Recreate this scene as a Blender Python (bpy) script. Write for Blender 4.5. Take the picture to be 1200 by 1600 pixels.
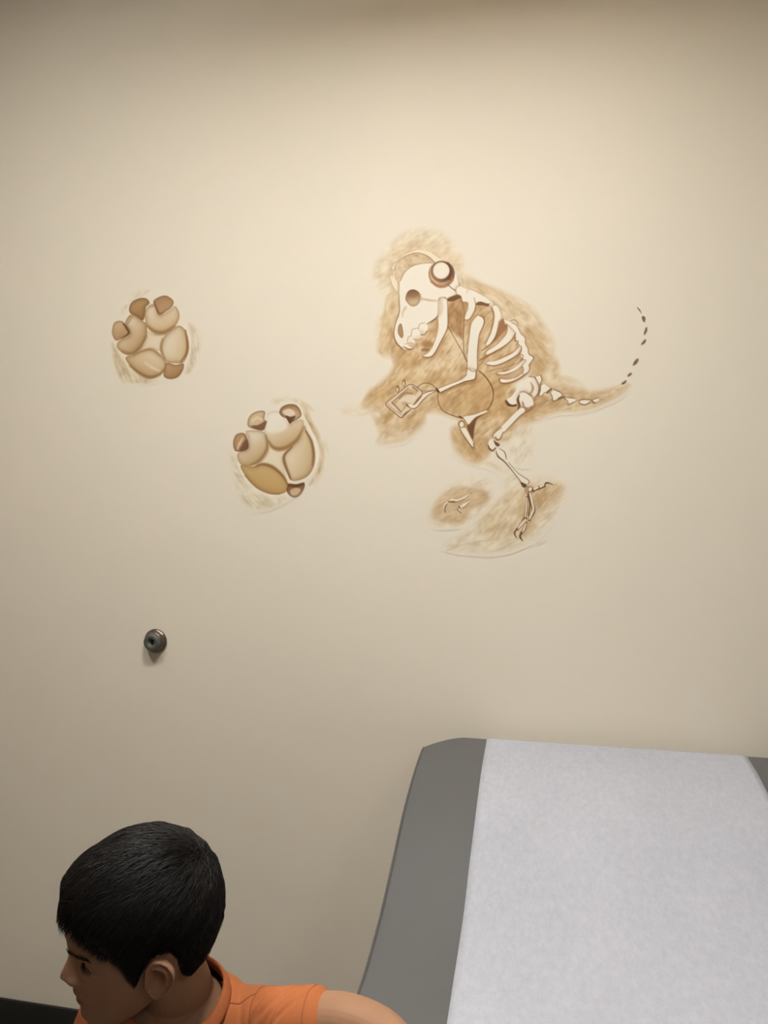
import bpy, bmesh, math, random
import numpy as np
from mathutils import Vector, Matrix

# ------------------------------------------------------------------ scene, camera, world, lamp values, exposure
scene = bpy.context.scene
for _o in list(bpy.data.objects): bpy.data.objects.remove(_o, do_unlink=True)
COL = scene.collection
FPX, CXP, CYP = 1220., 600., 800.                     # focal length and centre in photograph pixels (1200 x 1600)
YAW, PITCH = math.radians(12.), math.radians(-1.9)
CAM = np.array([0., -1.7, 1.365])
FW = np.array([-math.sin(YAW) * math.cos(PITCH), math.cos(YAW) * math.cos(PITCH), math.sin(PITCH)])
RT = np.array([math.cos(YAW), math.sin(YAW), 0.]); UP = np.cross(RT, FW)
cam = bpy.data.cameras.new('camera'); cam.sensor_fit = 'VERTICAL'; cam.sensor_height = 36.; cam.lens = FPX / 1600. * 36.; cam.clip_start = .02
camera = bpy.data.objects.new('camera', cam); COL.objects.link(camera)
camera.matrix_world = Matrix(((RT[0], UP[0], -FW[0], CAM[0]), (RT[1], UP[1], -FW[1], CAM[1]), (RT[2], UP[2], -FW[2], CAM[2]), (0, 0, 0, 1)))
scene.camera = camera
world = bpy.data.worlds.new('world'); scene.world = world; world.use_nodes = True
world.node_tree.nodes['Background'].inputs[0].default_value = (.9, .93, 1., 1); world.node_tree.nodes['Background'].inputs[1].default_value = .02
LAMP_A = dict(loc=(-.14, -1.03), size=.41, depth=.14, power=87., color=(1., .99, .95))   # recessed ceiling panel above the exam table
LAMP_B = dict(loc=(-1.01, -1.10), size=.30, depth=.01, power=65., color=(1., .99, .95))  # smaller flush panel towards the door
FILL_LAMP = dict(loc=(1.25, -2.60), size=.41, depth=.01, power=26., color=(1., .975, .94))  # unseen panel added behind the camera as fill for face and lower wall
scene.view_settings.view_transform = 'Standard'; scene.view_settings.look = 'None'
scene.view_settings.gamma = 1.; scene.view_settings.use_curve_mapping = False
scene.view_settings.exposure = 0.

def pix_ray(x, y): return FW + RT * (x - CXP) / FPX - UP * (y - CYP) / FPX

# ------------------------------------------------------------------ helpers
def tag(o, label, cat, group=None):
    o['label'] = label; o['category'] = cat
    if group: o['group'] = group
    return o
def link(name, me, mat, parent=None):
    o = bpy.data.objects.new(name, me); COL.objects.link(o)
    if mat is not None and len(me.materials) == 0: me.materials.append(mat)
    if parent is not None: o.parent = parent
    return o
def mesh_of(name, V, F, smooth=True):
    me = bpy.data.meshes.new(name); me.from_pydata([tuple(map(float, v)) for v in V], [], [tuple(f) for f in F]); me.update()
    if smooth: me.polygons.foreach_set('use_smooth', [True] * len(me.polygons))
    return me
def bm_mesh(name, bm, smooth=False):
    me = bpy.data.meshes.new(name); bmesh.ops.recalc_face_normals(bm, faces=bm.faces); bm.to_mesh(me); bm.free()
    if smooth: me.polygons.foreach_set('use_smooth', [True] * len(me.polygons))
    return me
def box(name, lo, hi, mat, parent=None, bevel=0., seg=2):
    bm = bmesh.new(); bmesh.ops.create_cube(bm, size=1.)
    lo, hi = Vector(lo), Vector(hi)
    for v in bm.verts: v.co = Vector([lo[i] + (v.co[i] + .5) * (hi[i] - lo[i]) for i in range(3)])
    if bevel: bmesh.ops.bevel(bm, geom=list(bm.edges), offset=bevel, segments=seg, profile=.6, affect='EDGES')
    return link(name, bm_mesh(name, bm, bool(bevel)), mat, parent)
def lathe(prof, n=48, caps=True):
    """profile of (radius, height) turned about +z"""
    V, F = [], []
    for r, h in prof:
        for k in range(n):
            a = 2 * math.pi * k / n; V.append((r * math.cos(a), r * math.sin(a), h))
    for i in range(len(prof) - 1):
        for k in range(n):
            a, b = i * n + k, i * n + (k + 1) % n; F.append((a, b, b + n, a + n))
    if caps: F.append(tuple(range(n))[::-1]); F.append(tuple((len(prof) - 1) * n + k for k in range(n)))
    return V, F
def tube(P, R, n=16, flat=None, cap=4, ref=(0, 0, 1)):
    """closed tapered tube through P with radii R; flat = list of (a, b) scale across the two frame axes"""
    P = [Vector(p) for p in P]; rings = []; T = []
    for i in range(len(P)):
        t = (P[min(i + 1, len(P) - 1)] - P[max(i - 1, 0)]).normalized(); T.append(t)
    r0 = Vector(ref)
    if abs(r0.dot(T[0])) > .95: r0 = Vector((1, 0, 0)) if abs(T[0].x) < .9 else Vector((0, 1, 0))
    u = (r0 - T[0] * r0.dot(T[0])).normalized()
    ent = []
    for k in range(cap): a = math.pi / 2 * k / cap; ent.append((0, -math.cos(a), max(math.sin(a), .02)))
    for i in range(len(P)): ent.append((i, 0, 1))
    for k in range(cap - 1, -1, -1): a = math.pi / 2 * k / cap; ent.append((len(P) - 1, math.cos(a), max(math.sin(a), .02)))
    V, F = [], []; last = -1
    for i, off, sc in ent:
        if i != last: u = (u - T[i] * u.dot(T[i])).normalized(); last = i
        w = T[i].cross(u); a_, b_ = flat[i] if flat else (1, 1)
        c = P[i] + T[i] * off * R[i] * min(a_, b_)
        for k in range(n):
            a = 2 * math.pi * k / n; V.append(c + u * math.cos(a) * R[i] * sc * a_ + w * math.sin(a) * R[i] * sc * b_)
    m = len(ent)
    for i in range(m - 1):
        for k in range(n):
            a, b = i * n + k, i * n + (k + 1) % n; F.append((a, b, b + n, a + n))
    F.append(tuple(range(n))[::-1]); F.append(tuple((m - 1) * n + k for k in range(n)))
    return V, F
class Bag:
    """collects shapes that make up ONE mesh"""
    def __init__(s): s.V, s.F = [], []
    def add(s, VF, f=None):
        V, F = VF; n = len(s.V); s.V += [f(v) if f else v for v in V]; s.F += [tuple(i + n for i in q) for q in F]; return s

# ------------------------------------------------------------------ materials
def new_mat(name):
    m = bpy.data.materials.new(name); m.use_nodes = True; nt = m.node_tree
    return m, nt, nt.nodes['Principled BSDF']
def node(nt, kind, **kw):
    n = nt.nodes.new(kind)
    for k, v in kw.items():
        if k in n.inputs: n.inputs[k].default_value = v
        else: setattr(n, k, v)
    return n
def bump(nt, b, scale, strength, dist, detail=3., coord='Object', vec=None):
    tc = node(nt, 'ShaderNodeTexCoord'); nz = node(nt, 'ShaderNodeTexNoise', Scale=scale, Detail=detail)
    nt.links.new(tc.outputs[coord], nz.inputs['Vector'])
    bp = node(nt, 'ShaderNodeBump', Strength=strength, Distance=dist)
    nt.links.new(nz.outputs['Fac'], bp.inputs['Height']); nt.links.new(bp.outputs['Normal'], b.inputs['Normal'])
    return nz
def simple(name, col, rough=.5, metal=0., spec=.5, var=0., vscale=30., bstr=0., bscale=200., bdist=.001):
    m, nt, b = new_mat(name); b.inputs['Base Color'].default_value = (*col, 1); b.inputs['Roughness'].default_value = rough
    b.inputs['Metallic'].default_value = metal; b.inputs['Specular IOR Level'].default_value = spec
    if var:
        tc = node(nt, 'ShaderNodeTexCoord'); nz = node(nt, 'ShaderNodeTexNoise', Scale=vscale, Detail=4.)
        nt.links.new(tc.outputs['Object'], nz.inputs['Vector'])
        mr = node(nt, 'ShaderNodeMapRange'); mr.inputs['To Min'].default_value = 1 - var; mr.inputs['To Max'].default_value = 1 + var
        nt.links.new(nz.outputs['Fac'], mr.inputs['Value'])
        mx = node(nt, 'ShaderNodeMix', data_type='RGBA', blend_type='MULTIPLY'); mx.inputs[0].default_value = 1.; mx.inputs[6].default_value = (*col, 1)
        nt.links.new(mr.outputs[0], mx.inputs[7]); nt.links.new(mx.outputs[2], b.inputs['Base Color'])
    if bstr: bump(nt, b, bscale, bstr, bdist)
    return m
WALL_RGB = (.78, .715, .60)
def wall_material(name, tinted):
    m, nt, b = new_mat(name); b.inputs['Roughness'].default_value = .62; b.inputs['Specular IOR Level'].default_value = .25
    geo = node(nt, 'ShaderNodeNewGeometry')
    nz = node(nt, 'ShaderNodeTexNoise', Scale=3.5, Detail=3.); nt.links.new(geo.outputs['Position'], nz.inputs['Vector'])
    rp = node(nt, 'ShaderNodeMix', data_type='RGBA'); rp.inputs[6].default_value = (*[c * .985 for c in WALL_RGB], 1); rp.inputs[7].default_value = (*[c * 1.015 for c in WALL_RGB], 1)
    nt.links.new(nz.outputs['Fac'], rp.inputs[0]); out = rp.outputs[2]
    if tinted:                                        # dried paint: pigment tint of the same wall paint
        at = node(nt, 'ShaderNodeVertexColor', layer_name='pigment')
        mx = node(nt, 'ShaderNodeMix', data_type='RGBA', blend_type='MULTIPLY'); mx.inputs[0].default_value = 1.
        nt.links.new(out, mx.inputs[6]); nt.links.new(at.outputs['Color'], mx.inputs[7]); out = mx.outputs[2]
    nt.links.new(out, b.inputs['Base Color'])
    n2 = node(nt, 'ShaderNodeTexNoise', Scale=260., Detail=2.); nt.links.new(geo.outputs['Position'], n2.inputs['Vector'])
    bp = node(nt, 'ShaderNodeBump', Strength=.12, Distance=.0008); nt.links.new(n2.outputs['Fac'], bp.inputs['Height']); nt.links.new(bp.outputs['Normal'], b.inputs['Normal'])
    return m
M_WALL = wall_material('cream_wall_paint', False); M_MURAL = wall_material('sepia_brushwork', True)
M_TAUPE = simple('taupe_wall_paint', (.36, .31, .25), .65, var=.03, vscale=4.)
M_CEIL = simple('ceiling_tile', (.66, .64, .58), .9, var=.05, vscale=60., bstr=.3, bscale=90.)
M_FLOOR = simple('vinyl_floor', (.11, .10, .09), .45, var=.12, vscale=25.)
M_BASE = simple('black_rubber', (.012, .012, .011), .55, var=.1)

# ------------------------------------------------------------------ room
XL, XR, YF, ZC = -1.95, 2.3, -4.6, 2.70
def struct(o): o['kind'] = 'structure'; return o
struct(box('floor', (XL - .1, YF - .1, -.1), (XR + .1, .1, 0), M_FLOOR))
def ceiling_slab():
    holes = [(L['loc'][0] - L['size'] / 2, L['loc'][0] + L['size'] / 2, L['loc'][1] - L['size'] / 2, L['loc'][1] + L['size'] / 2) for L in (LAMP_A, LAMP_B, FILL_LAMP)]
    xs = sorted({XL - .1, XR + .1} | {v for q in holes for v in q[:2]}); ys = sorted({YF - .1, .1} | {v for q in holes for v in q[2:]})
    bm = bmesh.new()
    for i in range(len(xs) - 1):
        for j in range(len(ys) - 1):
            cx, cy = (xs[i] + xs[i + 1]) / 2, (ys[j] + ys[j + 1]) / 2
            if any(q[0] < cx < q[1] and q[2] < cy < q[3] for q in holes): continue
            bm.faces.new([bm.verts.new((x, y, ZC)) for x, y in ((xs[i], ys[j]), (xs[i + 1], ys[j]), (xs[i + 1], ys[j + 1]), (xs[i], ys[j + 1]))])
    bmesh.ops.remove_doubles(bm, verts=bm.verts, dist=1e-5)
    r = bmesh.ops.extrude_face_region(bm, geom=list(bm.faces)); bmesh.ops.translate(bm, verts=[v for v in r['geom'] if isinstance(v, bmesh.types.BMVert)], vec=(0, 0, .25))
    return link('ceiling', bm_mesh('ceiling', bm), M_CEIL)
struct(ceiling_slab())
struct(box('wall_back', (XL - .1, 0, 0), (XR + .1, .1, ZC), M_WALL))
struct(box('wall_left', (XL - .1, YF, 0), (XL, 0, ZC), M_TAUPE))
struct(box('wall_right', (XR, YF, 0), (XR + .1, 0, ZC), M_TAUPE))
struct(box('wall_front', (XL - .1, YF - .1, 0), (XR + .1, YF, ZC), M_WALL))
struct(box('baseboard_back', (XL, -.007, 0), (XR, 0, .0655), M_BASE, bevel=.002))
struct(box('baseboard_left', (XL, YF, 0), (XL + .007, -.98, .0655), M_BASE, bevel=.002))
struct(box('baseboard_right', (XR - .007, YF, 0), (XR, -.008, .0655), M_BASE, bevel=.002))

M_DOOR = simple('oak_veneer', (.26, .15, .075), .4, var=.15, vscale=8.); M_STEEL = simple('satin_steel', (.55, .55, .53), .3, .9)
door = struct(box('door_1', (XL + .001, -.97, .005), (XL + .04, -.08, 2.08), M_DOOR, bevel=.003))
_v, _f = tube([(XL + .039, -.90, .99), (XL + .08, -.90, .99), (XL + .085, -.86, .99), (XL + .085, -.79, .99)], [.011, .010, .010, .009], 12)
link('door_handle', mesh_of('door_handle', _v, _f), M_STEEL, door)
def ceiling_light(spec, label):
    (x, y), s, d = spec['loc'], spec['size'] / 2, spec['depth']
    r = bpy.data.objects.new('ceiling_light', None); COL.objects.link(r); r.location = (x, y, ZC)
    tag(r, label, 'ceiling light', 'square ceiling panels')
    mt = simple('lamp_frame_white', (.7, .7, .68), .5); mi = simple('lamp_baffle_warm_tint', (.42, .30, .15), .6)  # baffle is tinted gold so the light reaching the wall top turns warm
    w, t = .025, .006
    for a, b in (((-s - w, -s - w), (s + w, -s)), ((-s - w, s), (s + w, s + w)), ((-s - w, -s), (-s, s)), ((s, -s), (s + w, s))):
        box('frame_rail', (*a, -.008), (*b, -.0005), mt, r)
    e = s - .0005
    for a, b in (((-e, -e), (e, -e + t)), ((-e, e - t), (e, e)), ((-e, -e + t), (-e + t, e - t)), ((e - t, -e + t), (e, e - t))):
        if d > .02: box('baffle', (*a, 0), (*b, d), mi, r)
    m, nt, b_ = new_mat('lit_diffuser'); b_.inputs['Base Color'].default_value = (.8, .8, .8, 1)
    b_.inputs['Emission Color'].default_value = (*spec['color'], 1); b_.inputs['Emission Strength'].default_value = spec['power']
    box('diffuser', (-e, -e, d + .0005), (e, e, d + .012), m, r)
    box('housing', (-e, -e, d + .013), (e, e, d + .05), mt, r)
    return r
ceiling_light(LAMP_A, 'square lit panel recessed in the ceiling above the exam table')
ceiling_light(FILL_LAMP, 'square fill panel added in the ceiling behind the camera, out of view')
ceiling_light(LAMP_B, 'smaller square lit panel flush with the ceiling, left of the table')
# ------------------------------------------------------------------ painted wall decoration (brush marks as pigment tint)
WALLREF = np.array([233., 221., 197.])
BONE = (236, 225, 202); DK = (112, 78, 46); MD = (160, 120, 76); TAN = (199, 166, 117); LT = (221, 200, 162); SH = (140, 100, 62)

def to_lin(c):
    c = np.asarray(c, float) / 255.
    return np.where(c <= .04045, c / 12.92, ((c + .055) / 1.055) ** 2.4)

def spline(P, closed, n=6):
    P = np.asarray(P, float)
    if len(P) < 3: return P
    if closed: Q = np.vstack([P[-1:], P, P[:2]])
    else: Q = np.vstack([2 * P[:1] - P[1:2], P, 2 * P[-1:] - P[-2:-1]])
    out = []
    t = np.linspace(0, 1, n, endpoint=False)[:, None]
    for i in range(1, len(Q) - 2):
        a, b, c, d = Q[i - 1], Q[i], Q[i + 1], Q[i + 2]
        out.append(.5 * (2 * b + (c - a) * t + (2 * a - 5 * b + 4 * c - d) * t * t + (3 * b - a - 3 * c + d) * t ** 3))
    out = np.vstack(out)
    return out if closed else np.vstack([out, P[-1:]])

class Canvas:
    """A patch of wall surface; coordinates are photograph pixels, step is the sample spacing."""
    def __init__(s, x0, y0, x1, y1, step, seed):
        s.x0, s.y0, s.step = x0, y0, step
        s.nx = int((x1 - x0) / step) + 1; s.ny = int((y1 - y0) / step) + 1
        s.X, s.Y = np.meshgrid(x0 + np.arange(s.nx) * step, y0 + np.arange(s.ny) * step)
        s.col = np.tile(WALLREF, (s.ny, s.nx, 1)); s.pid = np.full((s.ny, s.nx), -1, int); s.parts = []
        s.rng = np.random.default_rng(seed); s.org = (0, 0, 1.); s.part = None; s.halo = False
        s.cov = np.zeros((s.ny, s.nx))
    def at(s, ox, oy, sc): s.org = (ox, oy, sc)
    def px(s, P):
        ox, oy, sc = s.org
        return np.asarray(P, float) / sc + np.array([ox, oy])
    def setpart(s, name): s.parts.append(name); s.part = len(s.parts) - 1
    def noise(s, X, Y, ang, lx, ly):
        a = math.radians(ang); u = (X * math.cos(a) + Y * math.sin(a)) / lx; v = (-X * math.sin(a) + Y * math.cos(a)) / ly
        g = s.rng.random((64, 64)); iu = np.floor(u).astype(int); iv = np.floor(v).astype(int)
        fu = u - iu; fv = v - iv; fu = fu * fu * (3 - 2 * fu); fv = fv * fv * (3 - 2 * fv)
        G = lambda i, j: g[i % 64, j % 64]
        return (G(iu, iv) * (1 - fu) + G(iu + 1, iv) * fu) * (1 - fv) + (G(iu, iv + 1) * (1 - fu) + G(iu + 1, iv + 1) * fu) * fv
    def box(s, P, m):
        a = np.floor((P.min(0) - m - [s.x0, s.y0]) / s.step).astype(int); b = np.ceil((P.max(0) + m - [s.x0, s.y0]) / s.step).astype(int) + 1
        a = np.maximum(a, 0); b = np.minimum(b, [s.nx, s.ny])
        return slice(a[1], b[1]), slice(a[0], b[0])
    def sdf(s, P, X, Y):
        d = np.full(X.shape, 1e9); ins = np.zeros(X.shape, bool)
        for (ax, ay), (bx, by) in zip(P, np.roll(P, -1, 0)):
            ex, ey = bx - ax, by - ay; l = ex * ex + ey * ey + 1e-12
            t = np.clip(((X - ax) * ex + (Y - ay) * ey) / l, 0, 1)
            d = np.minimum(d, (X - ax - t * ex) ** 2 + (Y - ay - t * ey) ** 2)
            if ay != by:
                c = (ay > Y) != (by > Y)
                ins ^= c & (X < ax + (Y - ay) / (by - ay) * ex)
        d = np.sqrt(d)
        return np.where(ins, -d, d)
    def put(s, sl, col, a, mark=.35):
        col = np.asarray(col, float)
        s.col[sl] = s.col[sl] * (1 - a[..., None]) + col * a[..., None]
        s.cov[sl] = np.maximum(s.cov[sl], a)
        if s.part is not None:
            q = s.pid[sl]; q[a > mark] = s.part
    def fill(s, P, col, a=1., soft=.6, smooth=True, edge=None, shade=None, rag=0, mark=.35):
        P = s.px(P)
        if smooth: P = spline(P, True)
        sl = s.box(P, soft + rag + (8 if s.halo else 1.5)); X, Y = s.X[sl], s.Y[sl]
        d = s.sdf(P, X, Y)
        if rag: d = d + (s.noise(X, Y, 35, rag * .8, rag * .8) - .5) * 2 * rag
        if s.halo and tuple(col) == BONE:
            s.put(sl, (150, 108, 66), .55 * np.exp(-np.maximum(d, 0) / 2.2) * np.clip(s.cov[sl] * 1.6 - .3, 0, 1) * (d > -.5), 2.)
        m = np.clip(.5 - d / (2 * soft), 0, 1); m = m * m * (3 - 2 * m)
        C = np.tile(np.asarray(col, float), X.shape + (1,))
        if shade:                                  # brushed tone running across the shape
            ang, c2, k0, k1 = shade; u = X * math.cos(math.radians(ang)) + Y * math.sin(math.radians(ang))
            r = P @ np.array([math.cos(math.radians(ang)), math.sin(math.radians(ang))])
            t = np.clip(((u - r.min()) / (r.max() - r.min()) - k0) / (k1 - k0), 0, 1)[..., None]
            C = C * (1 - t) + np.asarray(c2, float) * t
        if edge:
            c2, k, ea = edge; t = (ea * np.exp(-np.maximum(-d, 0) / k))[..., None]
            C = C * (1 - t) + np.asarray(c2, float) * t
        s.put(sl, C, m * a, mark)
    def wash(s, P, col, a, soft, ang, lx=16, ly=2.6, amt=.42, rag=5):
        P = spline(s.px(P), True); sl = s.box(P, soft + rag); X, Y = s.X[sl], s.Y[sl]
        d = s.sdf(P, X, Y)
        st = .6 * s.noise(X, Y, ang, lx, ly) + .4 * s.noise(X, Y, ang + 14, lx * .5, ly * .8)
        bl = .6 * s.noise(X, Y, ang, 15, 10) + .4 * s.noise(X, Y, ang - 25, 7, 5)
        n = .42 * st + .58 * bl
        d = d + (n - .5) * 2 * rag
        m = np.clip(.5 - d / (2 * soft), 0, 1); m = m * m * (3 - 2 * m)
        t = np.clip((n - .28) * 2.2, 0, 1)
        C = np.asarray(col, float) * (1 - .22 * (t[..., None] - .5) * np.array([.7, 1., 1.35]))
        s.put(sl, C, m * a * (1 - amt * (1 - t)), .12)
    def line(s, P, w, col=DK, a=.9, soft=.55, smooth=True, mark=.35):
        P = s.px(P); w = np.atleast_1d(np.asarray(w, float))
        if len(w) == 1: w = np.repeat(w, len(P))
        else: w = np.interp(np.linspace(0, 1, len(P)), np.linspace(0, 1, len(w)), w)
        if smooth and len(P) > 2:
            n = 6; Q = spline(P, False, n); w = np.interp(np.linspace(0, 1, len(Q)), np.linspace(0, 1, len(P)), w); P = Q
        sl = s.box(P, w.max() + soft + 1); X, Y = s.X[sl], s.Y[sl]; d = np.full(X.shape, 1e9)
        for i in range(len(P) - 1):
            (ax, ay), (bx, by) = P[i], P[i + 1]; ex, ey = bx - ax, by - ay
            t = np.clip(((X - ax) * ex + (Y - ay) * ey) / (ex * ex + ey * ey + 1e-12), 0, 1)
            d = np.minimum(d, np.hypot(X - ax - t * ex, Y - ay - t * ey) - .5 * (w[i] * (1 - t) + w[i + 1] * t))
        m = np.clip(.5 - d / (2 * soft), 0, 1)
        s.put(sl, np.asarray(col, float), m * a, mark)
    def disc(s, c, rx, ry, col, **k):
        t = np.linspace(0, 2 * np.pi, 20, endpoint=False)
        s.fill(np.c_[c[0] + rx * np.cos(t), c[1] + ry * np.sin(t)], col, **k)

def paint_dinosaur(step):
    c = Canvas(524, 354, 1022, 874, step, 3)
    A = (560, 350, 4.); B = (660, 560, 4.); E = (590, 370, 8.); Fq = (590, 480, 8.); G = (700, 440, 8.); H = (700, 570, 6.); I = (670, 690, 5.4545); J = (840, 450, 6.)
    # --- loose washes behind the bones
    c.setpart('background_wash'); c.at(*A)
    c.wash([(90,300),(140,190),(290,50),(500,40),(630,170),(660,270),(600,330),(400,300),(300,400),(240,560),(200,700),(140,800),(110,640),(170,480),(110,380)], LT, .6, 8, -35)
    c.wash([(190,200),(290,120),(430,100),(560,150),(640,240),(560,300),(300,300),(230,420),(190,400)], (214,188,146), .6, 6, -25)
    c.wash([(160,520),(200,430),(255,440),(255,560),(225,640),(232,760),(190,830),(120,800),(135,680)], (207,178,131), .85, 4, -70)
    c.wash([(205,640),(232,700),(290,785),(400,840),(460,820),(330,900),(240,890),(195,780)], (186,150,104), .85, 4, -60)
    c.wash([(230,760),(330,780),(440,800),(520,700),(560,600),(560,470),(640,440),(720,560),(720,930),(560,1000),(380,1000),(280,1000),(170,1110),(40,1130),(60,1050),(180,950),(230,850)], (203,171,123), .95, 5, -55)
    c.wash([(30,1150),(60,1070),(180,1010),(330,960),(500,960),(720,940),(820,960),(860,1080),(820,1190),(680,1220),(470,1140),(400,1230),(260,1290),(120,1250),(130,1180)], (199,166,117), .9, 6, -40)
    c.wash([(380,640),(480,580),(520,620),(510,720),(440,820),(380,800),(330,740)], (200,166,118), .95, 4, -55)
    c.wash([(560,520),(650,470),(660,560),(655,720),(620,700),(560,640)], (168,127,80), .85, 3, -80)
    c.wash([(690,600),(720,480),(830,500),(900,600),(1000,680),(1040,770),(1090,840),(1060,940),(940,1020),(920,1120),(1000,1180),(860,1210),(740,1210),(700,1100),(700,960)], (198,164,114), .95, 4, -50)
    c.wash([(680,330),(780,370),(920,430),(1080,520),(1170,640),(1220,740),(1200,900),(1130,980),(1070,900),(1080,830),(1030,760),(980,620),(880,600),(840,520),(740,440),(670,400)], (208,180,134), .75, 7, 40)
    c.wash([(1040,640),(1100,660),(1170,780),(1180,880),(1120,960),(1090,880),(1080,800),(1030,740)], (188,152,104), .7, 5, 50)
    c.wash([(620,250),(650,300),(700,340),(900,430),(880,460),(720,400),(640,390)], (206,178,135), .6, 4, 30)
    c.wash([(-120,1180),(-40,1130),(100,1080),(140,1160),(20,1200)], LT, .55, 5, -10)
    c.wash([(90,1190),(200,1280),(270,1270),(380,1200),(420,1240),(330,1330),(230,1370),(120,1370),(130,1300)], (204,174,127), .75, 6, -40)
    c.at(*B)
    c.wash([(260,160),(440,90),(560,160),(640,320),(540,430),(430,500),(400,590),(330,640),(240,580),(190,470),(240,400),(100,340),(20,330),(90,230)], (200,167,118), .9, 6, -45)
    c.wash([(690,60),(790,140),(800,60),(760,-40),(850,20),(860,130),(960,190),(1100,200),(1290,160),(1240,230),(1100,300),(980,330),(840,340),(700,400),(600,430),(540,520),(430,490),(600,300)], (206,175,127), .85, 6, -20)
    c.wash([(700,220),(800,250),(900,270),(860,310),(720,350),(640,360)], (188,152,103), .7, 5, -35)
    c.wash([(850,110),(960,130),(1040,230),(900,200)], (207,180,136), .5, 5, 30)
    c.wash([(180,440),(240,430),(330,520),(420,500),(430,590),(330,660),(230,600),(190,540)], (194,158,108), .75, 6, 60)
    c.wash([(560,420),(680,420),(700,560),(660,680),(560,640),(540,520)], (226,209,174), .5, 6, -60)
    c.wash([(200,600),(350,640),(480,660),(640,760),(760,740),(900,810),(830,960),(760,1070),(640,1160),(430,1220),(140,1180),(260,1090),(380,980),(520,840),(470,700)], (222,202,164), .62, 9, -35)
    c.wash([(380,980),(540,830),(620,800),(640,1000),(560,1110),(440,1140),(340,1080)], (214,190,148), .7, 6, -50)
    c.wash([(640,820),(760,790),(880,800),(790,930),(720,980),(690,1080),(620,1100),(620,900)], (200,168,121), .75, 6, -50)
    c.wash([(70,950),(130,850),(250,800),(390,830),(410,890),(300,950),(250,1030),(150,1030),(80,1000)], (190,155,108), .95, 5, -30)
    c.wash([(30,1010),(130,820),(390,740),(430,900),(290,1020),(130,1060)], LT, .5, 6, -30)
    for P in ([(760,1010),(850,930)],[(780,880),(890,815)],[(740,1060),(840,960)],[(560,1080),(590,1010)],[(330,1150),(500,1120)],[(420,1210),(560,1170)],[(150,1200),(300,1150)],[(720,960),(800,880)],[(720,1160),(770,1140)]):
        c.line(P, [6/4,14/4,3/4], (205,180,140), .55, 1.5, mark=.2)
    c.halo = True
    # --- lower jaw, then skull
    c.setpart('lower_jaw'); c.at(*A)
    c.disc((430,750), 34, 22, (165,125,80), a=.7, soft=3); c.disc((418,786), 26, 10, SH, a=.7, soft=2)
    c.fill([(495,470),(520,452),(556,470),(557,560),(555,650),(530,705),(475,805),(440,830),(400,828),(432,808),(462,770),(488,700),(497,640),(494,560)], BONE)
    c.line([(512,470),(522,520),(512,560)], 4, (214,190,150), .55, 2)
    c.line([(556,470),(559,560),(556,650),(512,742),(472,815),(440,833),(400,828)], [.9,1.3,1.6,1.5,1.2], (140,100,62), .85)
    c.line([(494,560),(500,640),(488,700),(460,772),(430,808)], .8, (170,130,85), .7)
    c.line([(497,478),(510,458),(530,452),(552,468)], 1.1, SH, .8)
    c.setpart('skull')
    c.fill([(254,440),(262,350),(300,285),(370,252),(450,240),(530,250),(600,300),(626,370),(614,430),(560,456),(530,455),(500,470),(495,560),(480,592),(430,622),(385,625),(372,650),(342,656),(330,690),(352,730),(345,770),(300,786),(262,765),(230,715),(222,660),(240,610),(258,555)], BONE)
    c.fill([(556,468),(600,447),(630,440),(642,458),(600,480),(566,484)], DK, .9, .8)
    c.line([(253,430),(256,500),(254,556),(230,625),(222,690),(236,742),(275,780)], [.7,1.3,1.4,1.2,1.8], (128,92,58), .85)
    c.line([(262,356),(300,290),(360,256),(452,242)], [.8,.9,.4], MD, .6)
    c.line([(618,330),(632,380),(628,430)], [1,3,1.5], (192,158,112), .7, 1)
    c.line([(497,572),(475,596),(432,622)], [1,1.8,1], DK, .85)
    c.fill([(300,440),(318,415),(352,410),(384,435),(386,480),(362,510),(328,512),(296,476)], (206,180,140), 1, .7, shade=(80,(128,92,58),.75,.0), edge=((120,86,54),1.6,.55))
    c.disc((338,440), 34, 20, (140,104,68), a=.5, soft=3)
    c.line([(296,520),(278,552),(276,580)], [2.5,1], (200,170,128), .8, 1.6)
    c.line([(396,466),(440,476),(490,480)], [2,3,1.5], (190,160,122), .75, 1.6)
    c.line([(390,440),(398,480)], 2, (205,180,142), .6, 1.4)
    c.fill([(266,622),(277,655),(280,700),(268,712),(248,682),(250,640)], (184,148,104), 1, .6, edge=((120,86,54),1.2,.7))
    c.fill([(303,742),(312,706),(340,702),(356,740),(345,772),(312,760)], (232,220,196), 1, .5, shade=(90,(196,164,124),.5,1.))
    c.line([(305,735),(313,706),(330,700)], .9, MD, .7)
    c.line([(282,768),(318,784),(348,776)], [1.5,3,1.5], SH, .8, 1)
    c.line([(290,752),(320,742),(346,752)], 1, (170,130,88), .6)
    c.fill([(328,690),(336,660),(364,650),(386,672),(400,716),(372,724),(344,718)], (236,226,204), 1, .5, shade=(70,(206,178,140),.55,1.1))
    c.line([(330,700),(336,662),(366,650)], .9, MD, .75)
    c.line([(344,720),(372,726),(400,716)], 1, (160,120,80), .7)
    c.fill([(375,652),(384,626),(414,618),(434,640),(426,672),(396,690)], (236,226,204), 1, .5, shade=(110,(210,184,146),.5,1.1))
    c.line([(374,655),(384,626),(414,617)], .9, MD, .75)
    c.line([(390,692),(412,692),(430,668)], [1.5,1.2], DK, .75)
    # --- headphones
    c.setpart('headphone_band'); c.at(*E)
    c.fill([(255,705),(185,615),(155,480),(175,390),(225,320),(350,215),(500,165),(640,185),(760,265),(820,330),(720,350),(650,262),(560,217),(450,207),(300,272),(225,360),(205,480),(235,560),(268,600),(272,680)], (233,218,188), 1, .7)
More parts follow.
